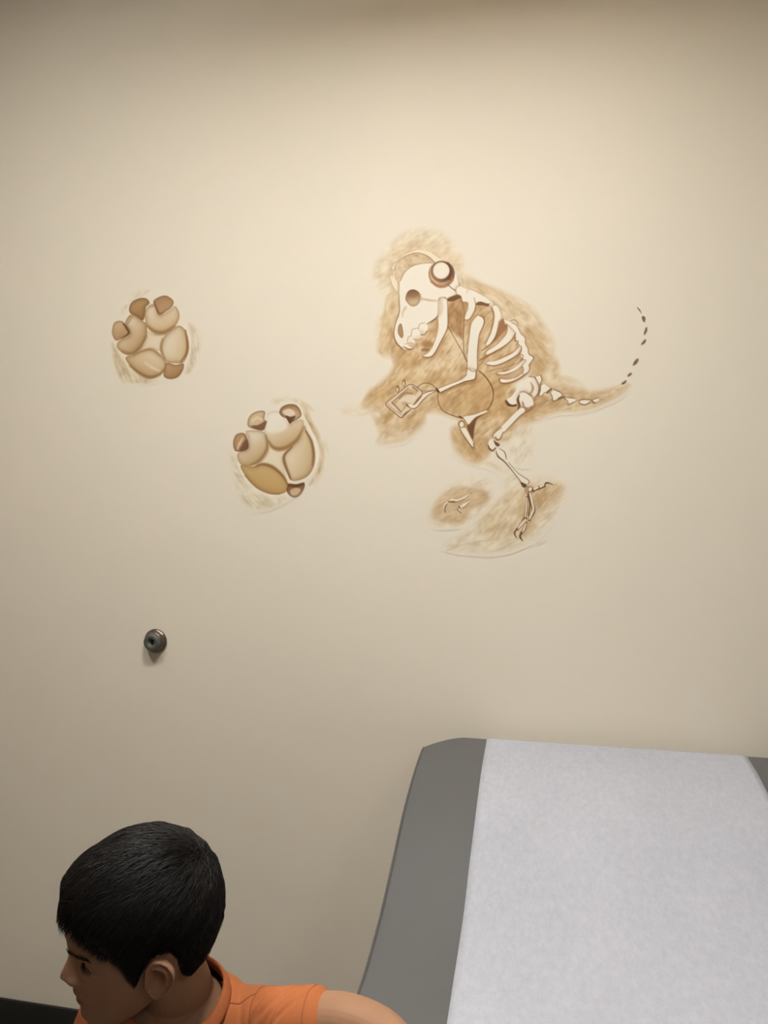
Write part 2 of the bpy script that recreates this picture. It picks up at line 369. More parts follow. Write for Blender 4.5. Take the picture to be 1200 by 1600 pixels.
    c.wash([(712,330),(640,255),(560,222),(450,212),(300,280),(222,370),(205,480),(235,545),(285,555),(330,450),(440,362),(560,330),(660,336)], (208,182,144), .95, 1, 30, 5, 3, .4, .3)
    c.line([(208,420),(230,345),(310,265),(450,205),(560,214),(650,258),(712,322)], [.8,1,1.3], (140,108,76), .8)
    c.line([(255,705),(185,615),(155,490),(172,395),(225,320),(350,217),(480,160)], [1,.8,.6,.4], (176,142,100), .7)
    c.line([(182,410),(180,480)], 3, (170,138,100), .5, 1.2)
    c.line([(262,560),(262,690)], 2.6, (176,142,104), .6, 1.2)
    c.line([(285,545),(330,452),(440,362),(560,328),(670,328)], [1.2,1,.6], (168,134,94), .7)
    c.setpart('ear_cup')
    c.disc((800,465), 164, 166, (196,160,124), soft=.7, edge=((150,112,78),1.8,.6), shade=(-20,(128,92,60),.45,.95))
    c.line([(675,560),(760,620),(860,612),(935,540)], 4.2, (172,128,92), .8, 1)
    c.line([(668,420),(680,520),(750,580)], 1.6, (228,208,176), .7, .8)
    c.disc((797,440), 132, 130, (112,78,50), soft=.8, shade=(140,(168,128,92),.5,1.))
    c.line([(880,330),(925,420),(900,530)], 3, (104,70,44), .6, 1.4)
    c.disc((795,422), 105, 106, (236,224,200), soft=.8, edge=((170,130,94),.9,.5))
    # --- player cord
    c.setpart('cord'); c.line([(880,600),(925,640),(972,672)], 1.4, (130,104,74), .9)
    c.line([(975,660),(985,700)], 1, MD, .5)
    c.at(*A)
    c.line([(560,640),(600,712),(655,810),(684,868)], 1.05, (112,80,50), .85)
    c.line([(640,462),(661,560),(656,700),(662,820),(684,868)], [1,.9,1.2], (112,80,50), .85)
    # --- neck, shoulder
    c.setpart('neck_bone'); c.at(*G)
    c.fill([(105,95),(150,60),(240,100),(300,110),(400,158),(500,218),(575,290),(545,315),(500,282),(420,252),(352,264),(338,320),(318,385),(268,462),(212,468),(222,415),(250,340),(254,268),(212,262),(172,242),(160,180),(120,160)], BONE)
    c.line([(326,205),(346,290),(330,372),(272,470)], [.8,1.2,1], SH, .85)
    c.line([(130,160),(165,190),(182,250),(246,262)], [1,1.6,1.1], MD, .8)
    c.fill([(185,265),(246,262),(240,330),(206,392)], (176,138,92), .75, 1.2)
    c.fill([(350,278),(400,250),(462,268),(516,280),(497,310),(430,297),(362,296)], (128,88,56), .95, .7)
    c.line([(502,305),(528,268)], 1, MD, .7)
    c.line([(230,140),(250,110)], 2, (206,180,140), .5, 1)
    # --- ribs
    def rib(poly, under, w, colr=SH):
        c.setpart('rib'); c.fill(poly, BONE); c.line(under, w, colr, .88)
    c.setpart('background_wash')
    c.fill([(690,462),(655,500),(625,600),(575,745),(640,690),(722,590),(742,535),(712,530)], (160,117,76), .9, 1)
    c.line([(548,335),(572,425),(556,560),(512,680),(470,770)], [2,3.2,2.6,1.6], (172,132,86), .85, 1.2)
    rib([(556,315),(582,400),(576,500),(540,640),(500,725),(474,795),(520,780),(580,700),(612,620),(640,495),(662,440),(640,345),(600,300)], [(640,500),(610,640),(568,742),(500,810),(420,862)], [1.2,1.5,2,1.2])
    rib([(752,540),(800,508),(862,560),(850,640),(800,722),(700,802),(560,882),(478,912),(500,862),(600,800),(680,722),(738,640)], [(842,640),(790,732),(700,812),(600,872),(450,955),(390,985)], [1,1.6,2,3,1.5], (150,110,68))
    c.line([(742,560),(700,640),(620,735)], 1, (160,120,78), .6)
    rib([(905,795),(916,868),(842,940),(720,1002),(600,1042),(520,1047),(474,1030),(500,1006),(600,990),(720,940),(820,888),(878,830)], [(916,845),(880,902),(780,972),(650,1034),(560,1052),(478,1034)], [.9,1.7,1.6,1.4])
    rib([(975,955),(988,1000),(900,1082),(800,1132),(700,1162),(618,1160),(640,1136),(740,1120),(840,1070),(920,1000)], [(988,980),(900,1084),(800,1136),(700,1165),(610,1158)], [.9,1.6,1.8,1.4], (150,108,66))
    rib([(1010,1060),(992,1132),(900,1192),(800,1242),(700,1262),(650,1250),(660,1218),(740,1225),(850,1200),(920,1150),(972,1090)], [(1005,1120),(920,1200),(800,1262),(720,1276),(655,1258),(642,1215)], [1,1.8,1.6,1.6], (146,105,64))
    c.setpart('background_wash'); c.line([(480,1130),(560,1105),(700,1075),(860,1020)], [1,2.2,1.2], (160,120,76), .6, .9)
    c.fill([(650,1170),(740,1160),(850,1100),(920,1050),(930,1130),(850,1190),(740,1215)], (206,182,142), .6, 1.2)
    # --- spine
    c.setpart('spine')
    c.fill([(700,480),(760,500),(850,552),(900,650),(958,700),(972,780),(1000,832),(1012,902),(1062,948),(1050,990),(1012,1040),(1010,1092),(992,1132),(940,1150),(930,1062),(980,982),(932,960),(900,900),(922,830),(880,770),(838,700),(848,640),(765,545)], BONE)
    c.line([(780,492),(830,478),(868,508),(876,550)], [1,1.6,1], MD, .75)
    c.line([(800,520),(846,530),(866,566)], .9, MD, .6)
    c.line([(880,580),(920,650),(962,700),(968,780),(1000,840),(1010,905),(1058,932),(1068,965),(1045,1000),(1012,1042)], [.8,1,1.2,1.9,1.2], (150,110,68), .8)
    c.line([(834,668),(846,705),(838,742),(880,745),(850,790)], [1,1.4,1.4,.8], SH, .8)
    c.line([(916,808),(918,870),(900,900),(940,930),(910,985)], [1,1.4,1.2], SH, .8)
    c.line([(932,1066),(942,1100),(930,1142)], [1.2,1.9,1.2], SH, .8)
    # --- arm
    c.setpart('arm_bone')
    c.line([(290,540),(262,700),(240,860)], 2.4, (176,138,92), .55, 1.5)
    c.fill([(330,470),(372,428),(420,440),(446,490),(430,560),(392,650),(376,760),(366,860),(366,1000),(362,1080),(350,1122),(256,1104),(244,1000),(250,860),(270,680),(290,540)], BONE)
    c.line([(395,428),(440,450),(456,500),(442,560),(396,650),(376,760),(366,900),(366,1010),(370,1092)], [1,1.6,1.4,.8,.8,1], (140,100,60), .85)
    c.org = (0, 0, 1.)
    c.line([(744,583),(741,596),(722,601),(700,610),(690,615)], [2,4,2.5], (166,124,78), .7, 1.6)
    c.fill([(731,576),(744,579),(742,592),(726,595.5),(705,604),(687,613),(685,607),(700,601),(721,593),(729,586)], BONE, smooth=False)
    c.line([(744,580),(741.5,592.5),(725,597),(704,606),(688,614)], [1,1.6,1.4,1], DK, .85)
    c.line([(729,586),(721,593),(700,601),(686,606.5)], .8, SH, .75)
    c.at(*G); c.line([(258,1096),(300,1120),(340,1118),(362,1098)], 1.1, SH, .85)
    c.at(*Fq); c.line([(738,1022),(748,1042),(764,1058)], 3.2, (92,62,36), .95)
    # --- music player and the hand that holds it
    c.setpart('music_player')
    for q in ((250,1022,24,46),(330,950,21,50)):
        c.disc(q[:2], q[2], q[3], (150,112,72), soft=.7); c.disc((q[0]-3,q[1]+8), q[2]*.5, q[3]*.62, (226,208,176), soft=.7)
    c.fill([(100,1200),(240,1085),(390,970),(440,970),(520,1020),(565,1080),(440,1230),(300,1382),(280,1376),(108,1232)], (222,203,172), smooth=False)
    c.fill([(178,1192),(280,1100),(385,1015),(510,1050),(400,1200),(292,1312)], (202,172,132), .95, .7, smooth=False)
    c.fill([(290,1140),(400,1090),(480,1120),(400,1200),(350,1180),(260,1190)], (232,217,188), .8, 2)
    c.fill([(215,1240),(270,1180),(320,1230),(292,1300)], (226,208,176), .7, 1.5)
    c.line([(270,1140),(340,1075),(430,1080)], 2.5, (150,112,72), .7, 1.4)
    c.line([(440,1000),(500,1040)], 3, (140,102,66), .7, 1.3)
    c.line([(180,1195),(230,1240),(290,1310)], 2.2, (144,104,66), .75, .9)
    c.line([(180,1190),(280,1100),(385,1012)], 1.2, (150,110,72), .8)
    c.line([(300,1305),(400,1195)], 1, (168,130,88), .7)
    c.line([(102,1200),(240,1087),(392,968),(440,968),(520,1018),(566,1080)], [1,1.2,1.2,1.1], (120,86,54), .85, smooth=False)
    c.line([(102,1205),(112,1235),(280,1378),(300,1382)], 1.3, (120,84,52), .85, smooth=False)
    c.line([(122,1205),(200,1280),(300,1345)], .9, (150,112,72), .75)
    c.line([(302,1382),(350,1330),(412,1282)], [1.6,3,1], DK, .8)
    c.line([(560,1090),(500,1160),(445,1228)], [2.4,3,1.4], (128,92,58), .8)
    c.setpart('hand_bone')
    c.fill([(722,1044),(640,1058),(572,1082),(545,1130),(490,1200),(440,1226),(376,1212),(378,1242),(440,1264),(494,1240),(560,1162),(640,1092)], (234,221,196))
    c.line([(722,1052),(632,1102),(556,1172),(500,1244),(450,1268),(398,1256)], [.9,1.5,1.5,1.2], (130,92,58), .85)
    c.line([(722,1040),(640,1055),(572,1082)], 1.1, DK, .85)
    c.line([(362,1214),(376,1232),(388,1244)], 2.2, DK, .9)
    # --- looping cords
    c.setpart('cord')
    c.line([(500,1002),(545,962),(610,948),(675,966),(730,1012)], 1.15, (118,84,52), .85)
    c.line([(550,1046),(620,1048),(700,1040)], 1, SH, .7)
    c.org = (0, 0, 1.)
    c.line([(684.5,614),(684.3,625),(688.8,637.5),(697.5,645),(710,650),(720,653),(731,654),(741,653),(752,648.5),(760,642),(767,632),(770.6,621),(770.5,611),(767,601),(758,588),(749,580)], [1,1,1.3,1.3,1.2,1.5,1.6,1.8,1.6], (108,76,44), .88)
    # --- far leg
    c.setpart('far_leg_bone'); c.at(*H)
    c.fill([(180,570),(240,512),(340,462),(270,515),(245,610),(234,700),(200,645)], (118,80,48), .95, .9)
    c.fill([(150,488),(250,466),(362,428),(350,456),(262,490),(212,542),(190,558),(165,520)], BONE)
    c.line([(362,448),(262,494),(212,545)], 1.2, SH, .8)
    c.fill([(116,600),(160,592),(205,665),(240,745),(236,778),(182,702)], BONE)
    c.line([(116,600),(160,690),(236,780),(240,740)], [1,2,1.5], (150,110,68), .85)
    c.disc((128,556), 36, 38, (178,140,100), soft=.7); c.disc((128,560), 19, 24, (236,224,200), soft=.8)
    c.line([(108,486),(124,494)], 3.2, DK, .9)
    # --- hip
    c.setpart('hip_bone')
    c.fill([(690,160),(768,110),(826,132),(852,200),(846,262),(806,320),(782,280),(700,250),(650,305),(640,362),(562,372),(545,332),(600,290),(640,230)], BONE)
    c.line([(760,112),(815,122),(850,190),(846,262),(808,312)], [1,1.3,1.4], (126,90,56), .85)
    c.line([(776,165),(796,215),(780,260),(750,278)], [1,4,3,1.5], (168,130,92), .75, 1.2)
    c.line([(545,340),(566,372),(600,384),(640,380)], [3.4,5,3.4,3], (104,70,40), .92)
    c.fill([(668,285),(722,254),(782,300),(802,362),(782,410),(740,422),(700,402),(672,350)], BONE)
    c.line([(676,256),(722,256),(772,292)], 1.1, SH, .8)
    c.line([(668,285),(654,330),(668,380),(652,422)], [1.5,4,3.8,1.2], (112,76,44), .92)
    c.fill([(690,340),(712,360),(718,390),(752,400),(790,380),(785,412),(740,428),(696,440),(700,400)], (160,120,82), .75, 1)
    # --- thigh, knee, shin
    c.setpart('thigh_bone')
    c.fill([(692,402),(722,424),(700,462),(655,502),(592,572),(512,642),(482,692),(440,682),(428,660),(480,602),(560,520),(640,440)], BONE)
    c.line([(792,395),(768,425),(690,468),(610,548),(522,640)], [1,1.4,1.5,1], (130,92,56), .85)
    c.line([(500,590),(440,632),(412,672)], 1.1, SH, .85)
    c.line([(516,632),(492,690),(462,704),(446,676)], [1,2.2,2.6,1.6], (140,102,64), .8)
    c.line([(720,500),(770,455)], 1, (200,170,126), .6, 1); c.line([(606,570),(580,680)], 1, (200,172,130), .7, 1)
    c.setpart('knee_cap')
    c.fill([(376,742),(394,700),(430,698),(452,740),(446,782),(410,794)], BONE)
    c.line([(374,748),(390,788),(420,804),(446,780)], [1.2,3.2,2], (124,86,52), .88)
    c.fill([(426,706),(450,722),(486,745),(470,766),(446,755)], (112,76,44), .9, .7)
    c.setpart('shin_bone'); c.at(*I)
    c.fill([(574,86),(600,64),(640,90),(650,140),(690,188),(760,268),(852,345),(840,362),(800,360),(770,328),(700,240),(640,160),(590,122)], BONE)
    c.line([(572,82),(592,128),(650,176),(722,262),(790,350)], [1.2,2.6,2,1.3,1.2], (122,86,52), .88)
    c.line([(605,62),(642,86),(656,120),(660,148)], [.9,1.8,1.2], SH, .85)
    c.line([(680,178),(760,268),(850,330),(846,362)], [.8,1,1.3], (136,98,60), .85)
    c.fill([(782,346),(830,364),(832,386),(802,390)], (104,72,44), .92, .7)
    # --- foot
    c.setpart('foot_bone')
    c.fill([(818,392),(850,378),(884,392),(886,432),(850,452),(822,430)], (204,172,138), 1, .7, edge=((140,104,70),1.2,.6)); c.disc((866,406), 14, 16, BONE, soft=1)
    c.line([(838,470),(832,570),(820,640),(795,672)], [3.4,4,3.6,1.5], SH, .9); c.line([(836,480),(831,570),(822,640)], [1.6,2.2,1.6], BONE, 1)
    c.line([(858,440),(872,505),(892,580),(880,620),(858,670)], [5,5.4,6,5.6,3.6], (118,84,52), .9); c.line([(862,440),(876,500),(891,575),(878,612),(860,660)], [2.6,3,3,3.4,2], BONE, 1)
    c.line([(846,452),(862,540),(850,630)], 2.2, (120,84,50), .85)
    c.line([(832,655),(790,700),(756,752)], [3.5,5.4,3], SH, .85); c.line([(824,665),(790,702),(762,740)], [2.4,3.4,1.6], BONE, 1)
    c.line([(834,690),(815,745),(790,785)], [3,5,3.6], SH, .88); c.line([(830,700),(812,745),(798,772)], [1.6,2.6,1.4], BONE, 1)
    c.line([(752,738),(732,775),(736,800),(750,822)], [2,2.8,2.2,.8], (120,84,52), .9)
    c.line([(790,770),(778,805),(786,828),(804,848)], [2.4,3.2,2.6,.8], (112,78,46), .92)
    c.setpart('spur_bone')
    c.line([(884,418),(935,400),(990,382)], [4,4.2,2.6], (116,82,52), .9); c.line([(896,408),(928,392)], 2.6, BONE, 1); c.line([(946,388),(988,366)], [2.8,2], BONE, 1)
    c.line([(884,396),(896,428)], 1.4, DK, .85); c.line([(936,380),(950,404)], 1.2, DK, .85)
    c.line([(986,376),(1000,354),(1030,356),(1060,370)], [1.6,3.2,1.8,.8], (108,76,48), .9); c.line([(1060,370),(1095,370)], 1, (190,160,116), .6)
    # --- half buried claw
    c.setpart('claw_bone')
    c.line([(140,606),(136,560),(160,520)], [1,3,2.4], (116,82,50), .9); c.line([(130,580),(134,545),(158,518)], [1,2,2.4], BONE, 1)
    c.line([(180,512),(240,508),(300,482),(365,436)], [3,3,2.4,.6], (124,88,54), .85); c.line([(186,500),(205,496),(240,502),(300,478),(352,446)], [3,2.6,2.6,2.6,.8], (240,230,208), 1)
    c.line([(258,560),(252,582),(276,610)], [4,3,.8], (112,78,46), .9); c.line([(268,556),(300,540),(345,510)], [1.6,3.8,1], (240,230,208), 1); c.line([(252,565),(258,585),(268,598)], [1.6,1.8,.6], BONE, 1)
    c.line([(285,570),(310,555),(340,522)], 1, SH, .7)
    # --- tail
    def vert(poly, lines, name='tail_bone'):
        c.setpart(name); c.fill(poly, BONE, smooth=False)
        for P, w in lines: c.line(P, w, (128,92,58), .88)
    c.at(*H)
    vert([(822,112),(868,98),(882,140),(862,186),(842,164)], [([(868,98),(880,140),(866,176)],1.2),([(820,130),(846,170)],.9)])
    vert([(862,200),(900,178),(966,224),(930,262),(880,292),(852,280)], [([(932,258),(966,228)],[3.6,3]),([(870,180),(862,240),(850,290)],[1,2.4,1]),([(880,290),(906,262),(930,262)],1.2)])
    vert([(985,232),(1072,274),(1050,300),(1000,336),(980,330),(965,270)], [([(990,234),(1040,248),(1072,276)],1),([(955,262),(976,296),(986,338),(1040,322)],[1,1.5,1]),([(1040,318),(1086,300)],[3.4,3])])
    c.at(*J)
    vert([(252,1028),(320,1030),(372,1052),(300,1086),(276,1080)], [([(248,1030),(280,1060),(290,1092),(330,1075)],1.3),([(256,1026),(340,1034)],.8),([(330,1075),(368,1056)],.8)])
    vert([(388,1062),(440,1044),(500,1060),(450,1092),(400,1086)], [([(386,1064),(410,1048),(490,1046)],1.1),([(390,1075),(420,1092),(456,1092),(496,1068)],[.9,1.8,1.4])])
    vert([(515,1050),(560,1034),(586,1048),(540,1076)], [([(505,1048),(520,1074),(545,1076)],1.5),([(515,1048),(562,1032)],.8)])
    for P, w in (([(930,180),(955,205),(975,242)],[1,2,2.2]), ([(985,262),(996,285),(1000,322)],[3.6,6.4,2]), ([(1024,364),(1016,400),(998,442)],[2.4,4.6,1]), ([(1016,480),(1000,505),(970,535)],[2,4.8,1.4]),
                 ([(946,660),(925,690),(894,728)],[2,6,1.6]), ([(884,795),(865,812),(842,830)],[1.2,4.6,2]), ([(836,864),(812,888),(784,904)],[.8,4.2,1.4])):
        c.setpart('tail_bone'); 
        p, q = np.array(P[0], float), np.array(P[-1], float); m = np.array(P[1], float); u = (q - p) / np.hypot(*(q - p)); v = np.array([-u[1], u[0]]); hw = max(w) * 2.6
        c.fill([p, (p + m) / 2 + v * hw * .85, m + v * hw, (q + m) / 2 + v * hw * .8, q, (q + m) / 2 - v * hw * .8, m - v * hw, (p + m) / 2 - v * hw * .85], (120,94,68), .93, .7, shade=(0, (150,122,94), .4, 1.1))
    return c

def pad(c, P, name, lo, hi, edge=(150,114,72), k=3., ang=65, ea=.8, rim=True):
    c.setpart(name); c.fill(P, hi, 1, .8, shade=(ang, lo, .25, 1.), edge=(edge, k, ea))

def paint_footprint(step, which):
    if which == 0:
        c = Canvas(158, 440, 322, 612, step, 11); c.at(140, 440, 6.3158)
        c.setpart('background_wash')
        c.wash([(310,300),(360,170),(480,90),(620,85),(560,130),(420,180),(350,300)], (224,208,176), .8, 3, -40, rag=2)
        c.wash([(215,600),(280,680),(370,820),(520,930),(680,970),(560,1010),(400,1000),(330,1000),(250,840)], (212,192,152), .85, 3, 60, rag=2)
        c.wash([(980,400),(1090,520),(1090,700),(1010,880),(940,900),(990,720),(1000,560)], (218,200,166), .75, 4, 80, rag=2)
        c.line([(350,740),(420,860),(560,955),(690,960)], 3, (238,226,202), .8, 1.2); c.line([(930,430),(985,560),(985,700)], 2.4, (238,226,202), .8, 1.2)
        c.fill([(570,490),(640,520),(760,500),(720,600),(700,680),(610,665),(500,680),(440,700),(540,620)], (228,213,184), 1, 1.5, edge=((200,170,126),3,.6))
        pad(c, [(390,262),(420,200),(490,165),(560,168),(592,212),(556,252),(546,332),(522,384),(460,342),(402,312)], 'claw', (164,126,80), (186,150,104), (120,86,54), 2.6)
        pad(c, [(410,325),(525,388),(562,430),(562,540),(512,642),(430,714),(350,718),(280,662),(272,612),(312,570),(392,530),(386,470),(352,410)], 'toe_pad', (190,158,112), (224,206,174), (154,118,74), 3.4, 40, .8)
        c.line([(330,690),(420,712),(500,650),(560,540)], [3,5,6,3], (156,120,76), .6, 2); c.line([(400,335),(360,400),(372,420),(420,345)], [2,3], (178,144,104), .6, 1)
        pad(c, [(222,480),(248,402),(320,390),(358,440),(392,520),(322,560),(262,582),(230,540)], 'claw', (186,150,108), (206,178,138), (150,114,76), 1.8)
        c.line([(335,415),(368,460),(386,510),(318,558)], [2.4,4,3.6,1.2], (114,80,54), .85, .8)
        pad(c, [(545,330),(572,250),(640,225),(682,322),(722,316),(800,270),(842,240),(882,300),(882,372),(832,452),(740,512),(650,502),(570,450)], 'toe_pad', (206,178,134), (230,215,184), (160,122,76), 3.4, 75, .75)
        c.line([(575,440),(650,500),(740,500),(840,440)], [3,7,7,3], (158,120,74), .7, 2); c.line([(600,250),(660,240),(680,310)], [2,4,1.5], (180,146,112), .6, 1.5)
        c.line([(728,318),(800,275),(840,245)], 1, (236,222,196), .8)
        pad(c, [(630,195),(690,150),(760,140),(826,190),(812,250),(750,296),(690,322),(656,270)], 'claw', (196,164,122), (182,146,104), (140,104,68), 2.2)
        c.line([(636,200),(660,262),(688,318),(740,300)], [1.5,2.4,3,1], (132,94,64), .7, 1)
        pad(c, [(885,435),(942,480),(972,580),(977,680),(930,792),(850,805),(760,790),(710,722),(698,640),(740,540),(820,468)], 'toe_pad', (212,186,144), (230,214,184), (156,120,76), 3.6, 20, .8)
        c.line([(945,480),(965,600),(955,710),(900,790)], [2,4,4,2], (144,106,66), .75, 1.2); c.line([(720,570),(706,660),(740,760)], [3,4,2], (164,128,84), .6, 1.8)
        pad(c, [(355,750),(430,722),(520,680),(610,668),(692,720),(755,800),(732,890),(650,942),(580,952),(480,902),(400,832)], 'heel_pad', (196,164,116), (224,206,170), (156,120,76), 3.6, 110, .8)
        c.line([(400,830),(490,905),(580,945),(680,925),(740,860)], [3,5,6,4,1.5], (150,114,70), .7, 1.6); c.line([(550,800),(620,850),(690,880)], [2,4,2], (236,222,194), .7, 2)
        c.line([(440,720),(530,680),(620,668),(700,728)], 3, (160,124,80), .6, 1.6)
        pad(c, [(758,800),(850,822),(925,808),(922,872),(872,942),(790,962),(732,932),(740,860)], 'claw', (168,130,88), (196,162,118), (130,94,60), 2.2)
    else:
        c = Canvas(346, 612, 524, 806, step, 12); c.at(340, 610, 6.3158)
        c.setpart('background_wash')
        c.wash([(540,90),(700,70),(860,110),(950,200),(900,190),(820,140),(700,110),(560,140)], (222,204,170), .7, 4, 20, rag=2)
        c.wash([(820,130),(880,150),(930,300),(1010,440),(1050,600),(1030,780),(960,900),(900,930),(990,760),(1000,560),(930,420),(850,290)], (205,178,136), .85, 3, 65, rag=2)
        c.wash([(950,400),(1080,520),(1080,720),(960,960),(1040,700)], (224,208,176), .6, 4, 70, rag=3)
        c.wash([(120,600),(190,700),(230,800),(360,960),(520,1050),(700,1060),(560,1150),(380,1180),(230,1080),(160,860)], (219,203,168), .75, 5, 45, rag=4)
        c.line([(200,720),(290,900),(420,1000),(560,1042),(680,1020)], 2.6, (240,229,206), .85, 1.2); c.line([(700,128),(800,160),(835,240),(900,360),(970,520),(985,660),(920,820),(860,880)], [1.6,3,3.6,3.6,3], (240,229,206), .9, 1)
        c.fill([(515,555),(600,585),(700,572),(650,640),(640,720),(690,900),(640,830),(540,750),(380,738),(450,650)], (232,218,186), 1, 1.5, edge=((206,178,130),3,.6))
        pad(c, [(615,215),(700,330),(770,302),(832,288),(852,342),(832,432),(762,522),(682,572),(602,588),(530,562),(490,482),(460,400),(480,330),(500,225)], 'toe_pad', (198,166,118), (236,225,202), (170,134,90), 2.4, 62, .5)
        c.line([(500,500),(545,560),(610,580),(700,555),(790,480),(845,380)], [3,6,7,6,3.5], (156,120,74), .75, 1.8); c.fill([(490,240),(600,220),(690,330),(640,400),(520,420),(470,380)], (236,226,204), .8, 4)
        pad(c, [(285,400),(430,402),(472,440),(502,540),(452,652),(382,722),(302,744),(232,732),(194,662),(210,610),(300,580),(302,470)], 'toe_pad', (196,164,118), (230,216,188), (160,124,80), 2.6, 55, .65)
        c.line([(330,738),(420,690),(490,580),(478,450)], [3,6,5,2.5], (156,120,76), .65, 1.8)
        pad(c, [(852,350),(882,400),(932,500),(962,620),(952,742),(882,852),(740,892),(682,812),(640,700),(660,620),(720,560),(800,480)], 'toe_pad', (204,176,130), (228,211,178), (150,114,70), 3.4, 15, .75)
        c.line([(870,400),(925,500),(945,620),(935,740)], [2,4,4,2], (140,102,62), .7, 1.4); c.line([(735,560),(660,640),(665,720),(720,870)], [2,4,4,3], (140,102,62), .75, 1.3)
        pad(c, [(228,740),(350,752),(440,724),(540,750),(632,822),(694,922),(684,992),(602,1028),(500,1012),(380,952),(280,850)], 'heel_pad', (196,162,106), (206,176,122), (156,120,72), 3.2, 100, .75)
        c.line([(370,752),(445,728),(540,755),(640,840),(690,930)], [2,4.5,5,4,2], (146,108,64), .75, 1.3); c.line([(270,840),(380,955),(500,1014),(610,1022)], [1.5,2,1.5], (140,104,62), .7, .9)
        pad(c, [(610,212),(638,162),(710,135),(782,150),(822,210),(818,262),(740,312),(710,326),(682,280),(630,252)], 'claw', (214,188,152), (180,142,100), (112,78,50), 2.2, 60, .9)
        c.fill([(640,210),(700,180),(750,200),(760,240),(690,255)], (232,216,190), .85, 1.5); c.fill([(672,250),(720,262),(768,252),(740,305),(710,326)], (112,76,48), .92, .9)
        pad(c, [(298,300),(330,240),(400,205),(466,210),(460,280),(482,320),(450,392),(380,386),(306,360)], 'claw', (206,176,136), (214,190,152), (130,94,60), 1.8, 40, .85)
        c.fill([(330,350),(400,340),(482,300),(470,350),(448,392),(380,384)], (128,90,58), .85, 1); c.line([(345,300),(390,270),(440,290)], 3, (232,216,188), .7, 1.6)
        pad(c, [(153,520),(180,440),(250,420),(290,460),(302,572),(220,602),(170,592)], 'claw', (166,126,84), (190,154,112), (124,88,56), 1.8, 40, .8)
        c.line([(250,470),(215,530),(195,580)], [2.4,4,1.6], (230,214,188), .75, 1.3); c.fill([(240,540),(290,480),(302,572),(220,602)], (120,84,54), .75, 1.4)
        pad(c, [(700,932),(780,926),(852,914),(852,970),(802,1042),(740,1054),(686,1002)], 'claw', (206,176,138), (150,110,72), (104,72,44), 2., 80, .9)
        c.fill([(720,985),(780,960),(820,985),(780,1030),(730,1030)], (216,192,158), .8, 1.4); c.line([(705,930),(780,942),(848,918)], [4,5,3], (104,72,44), .8, 1)
    return c
# ------------------------------------------------------------------ murals laid out on the wall plane (photo pixel -> point on the wall)
def wall_points(X, Y, off):
    D = FW[None, None, :] + RT * ((X - CXP) / FPX)[..., None] - UP * ((Y - CYP) / FPX)[..., None]
    t = (-off - CAM[1]) / D[..., 1]
    return CAM + D * t[..., None]
def build_mural(c, name, label, cat, group=None):
    ratio = to_lin(np.clip(c.col, 0, 255)) / to_lin(WALLREF)
    ratio = np.where(ratio < 1, ratio ** 1.16, ratio)
    P = wall_points(c.X, c.Y, .0006)
    pid = c.pid
    q = np.where(pid[:-1, :-1] >= 0, pid[:-1, :-1], np.where(pid[1:, 1:] >= 0, pid[1:, 1:], np.where(pid[1:, :-1] >= 0, pid[1:, :-1], pid[:-1, 1:])))
    dev = np.abs(c.col - WALLREF).max(-1) > .8                       # faint edge of a wash still belongs to the wash
    d4 = dev[:-1, :-1] | dev[1:, :-1] | dev[:-1, 1:] | dev[1:, 1:]
    bg = c.parts.index('background_wash'); q = np.where((q < 0) & d4, bg, q)
    for i, n in enumerate(c.parts):
        if n == 'background_wash': q[q == i] = bg
    cords = [i for i, n in enumerate(c.parts) if n == 'cord']
    for i in cords: q[q == i] = cords[0]
    base = P[c.pid >= 0]; org = np.array([base[:, 0].mean(), 0., base[:, 2].min()])
    root = bpy.data.objects.new(name, None); COL.objects.link(root); root.location = org
    tag(root, label, cat, group)
    idx = np.arange(c.nx * c.ny).reshape(c.ny, c.nx); PF = P.reshape(-1, 3) - org; RF = ratio.reshape(-1, 3)
    for i, n in enumerate(c.parts):
        jj, ii = np.nonzero(q == i)
        if len(jj) < 4: continue
        quad = np.stack([idx[jj, ii], idx[jj + 1, ii], idx[jj + 1, ii + 1], idx[jj, ii + 1]], 1)
        u, inv = np.unique(quad.ravel(), return_inverse=True)
        me = bpy.data.meshes.new(n); me.vertices.add(len(u)); me.vertices.foreach_set('co', PF[u].astype(np.float32).ravel())
        me.loops.add(len(inv)); me.loops.foreach_set('vertex_index', inv.astype(np.int32).ravel())
        me.polygons.add(len(quad)); me.polygons.foreach_set('loop_start', np.arange(0, len(inv), 4, dtype=np.int32))
        at = me.attributes.new('pigment', 'FLOAT_COLOR', 'POINT')
        at.data.foreach_set('color', np.c_[RF[u], np.ones(len(u))].astype(np.float32).ravel())
        me.update(calc_edges=True); link(n, me, M_MURAL, root)
    return root
build_mural(paint_dinosaur(.8), 'dinosaur_mural', 'sepia wall painting of a dinosaur skeleton wearing headphones and holding a music player', 'mural')
build_mural(paint_footprint(.85, 0), 'footprint_mural', 'sepia painted dinosaur footprint, the higher one, farther from the skeleton', 'mural', 'painted footprints on the wall')
build_mural(paint_footprint(.85, 1), 'footprint_mural', 'sepia painted dinosaur footprint, the lower one, nearer the skeleton, with yellow heel', 'mural', 'painted footprints on the wall')

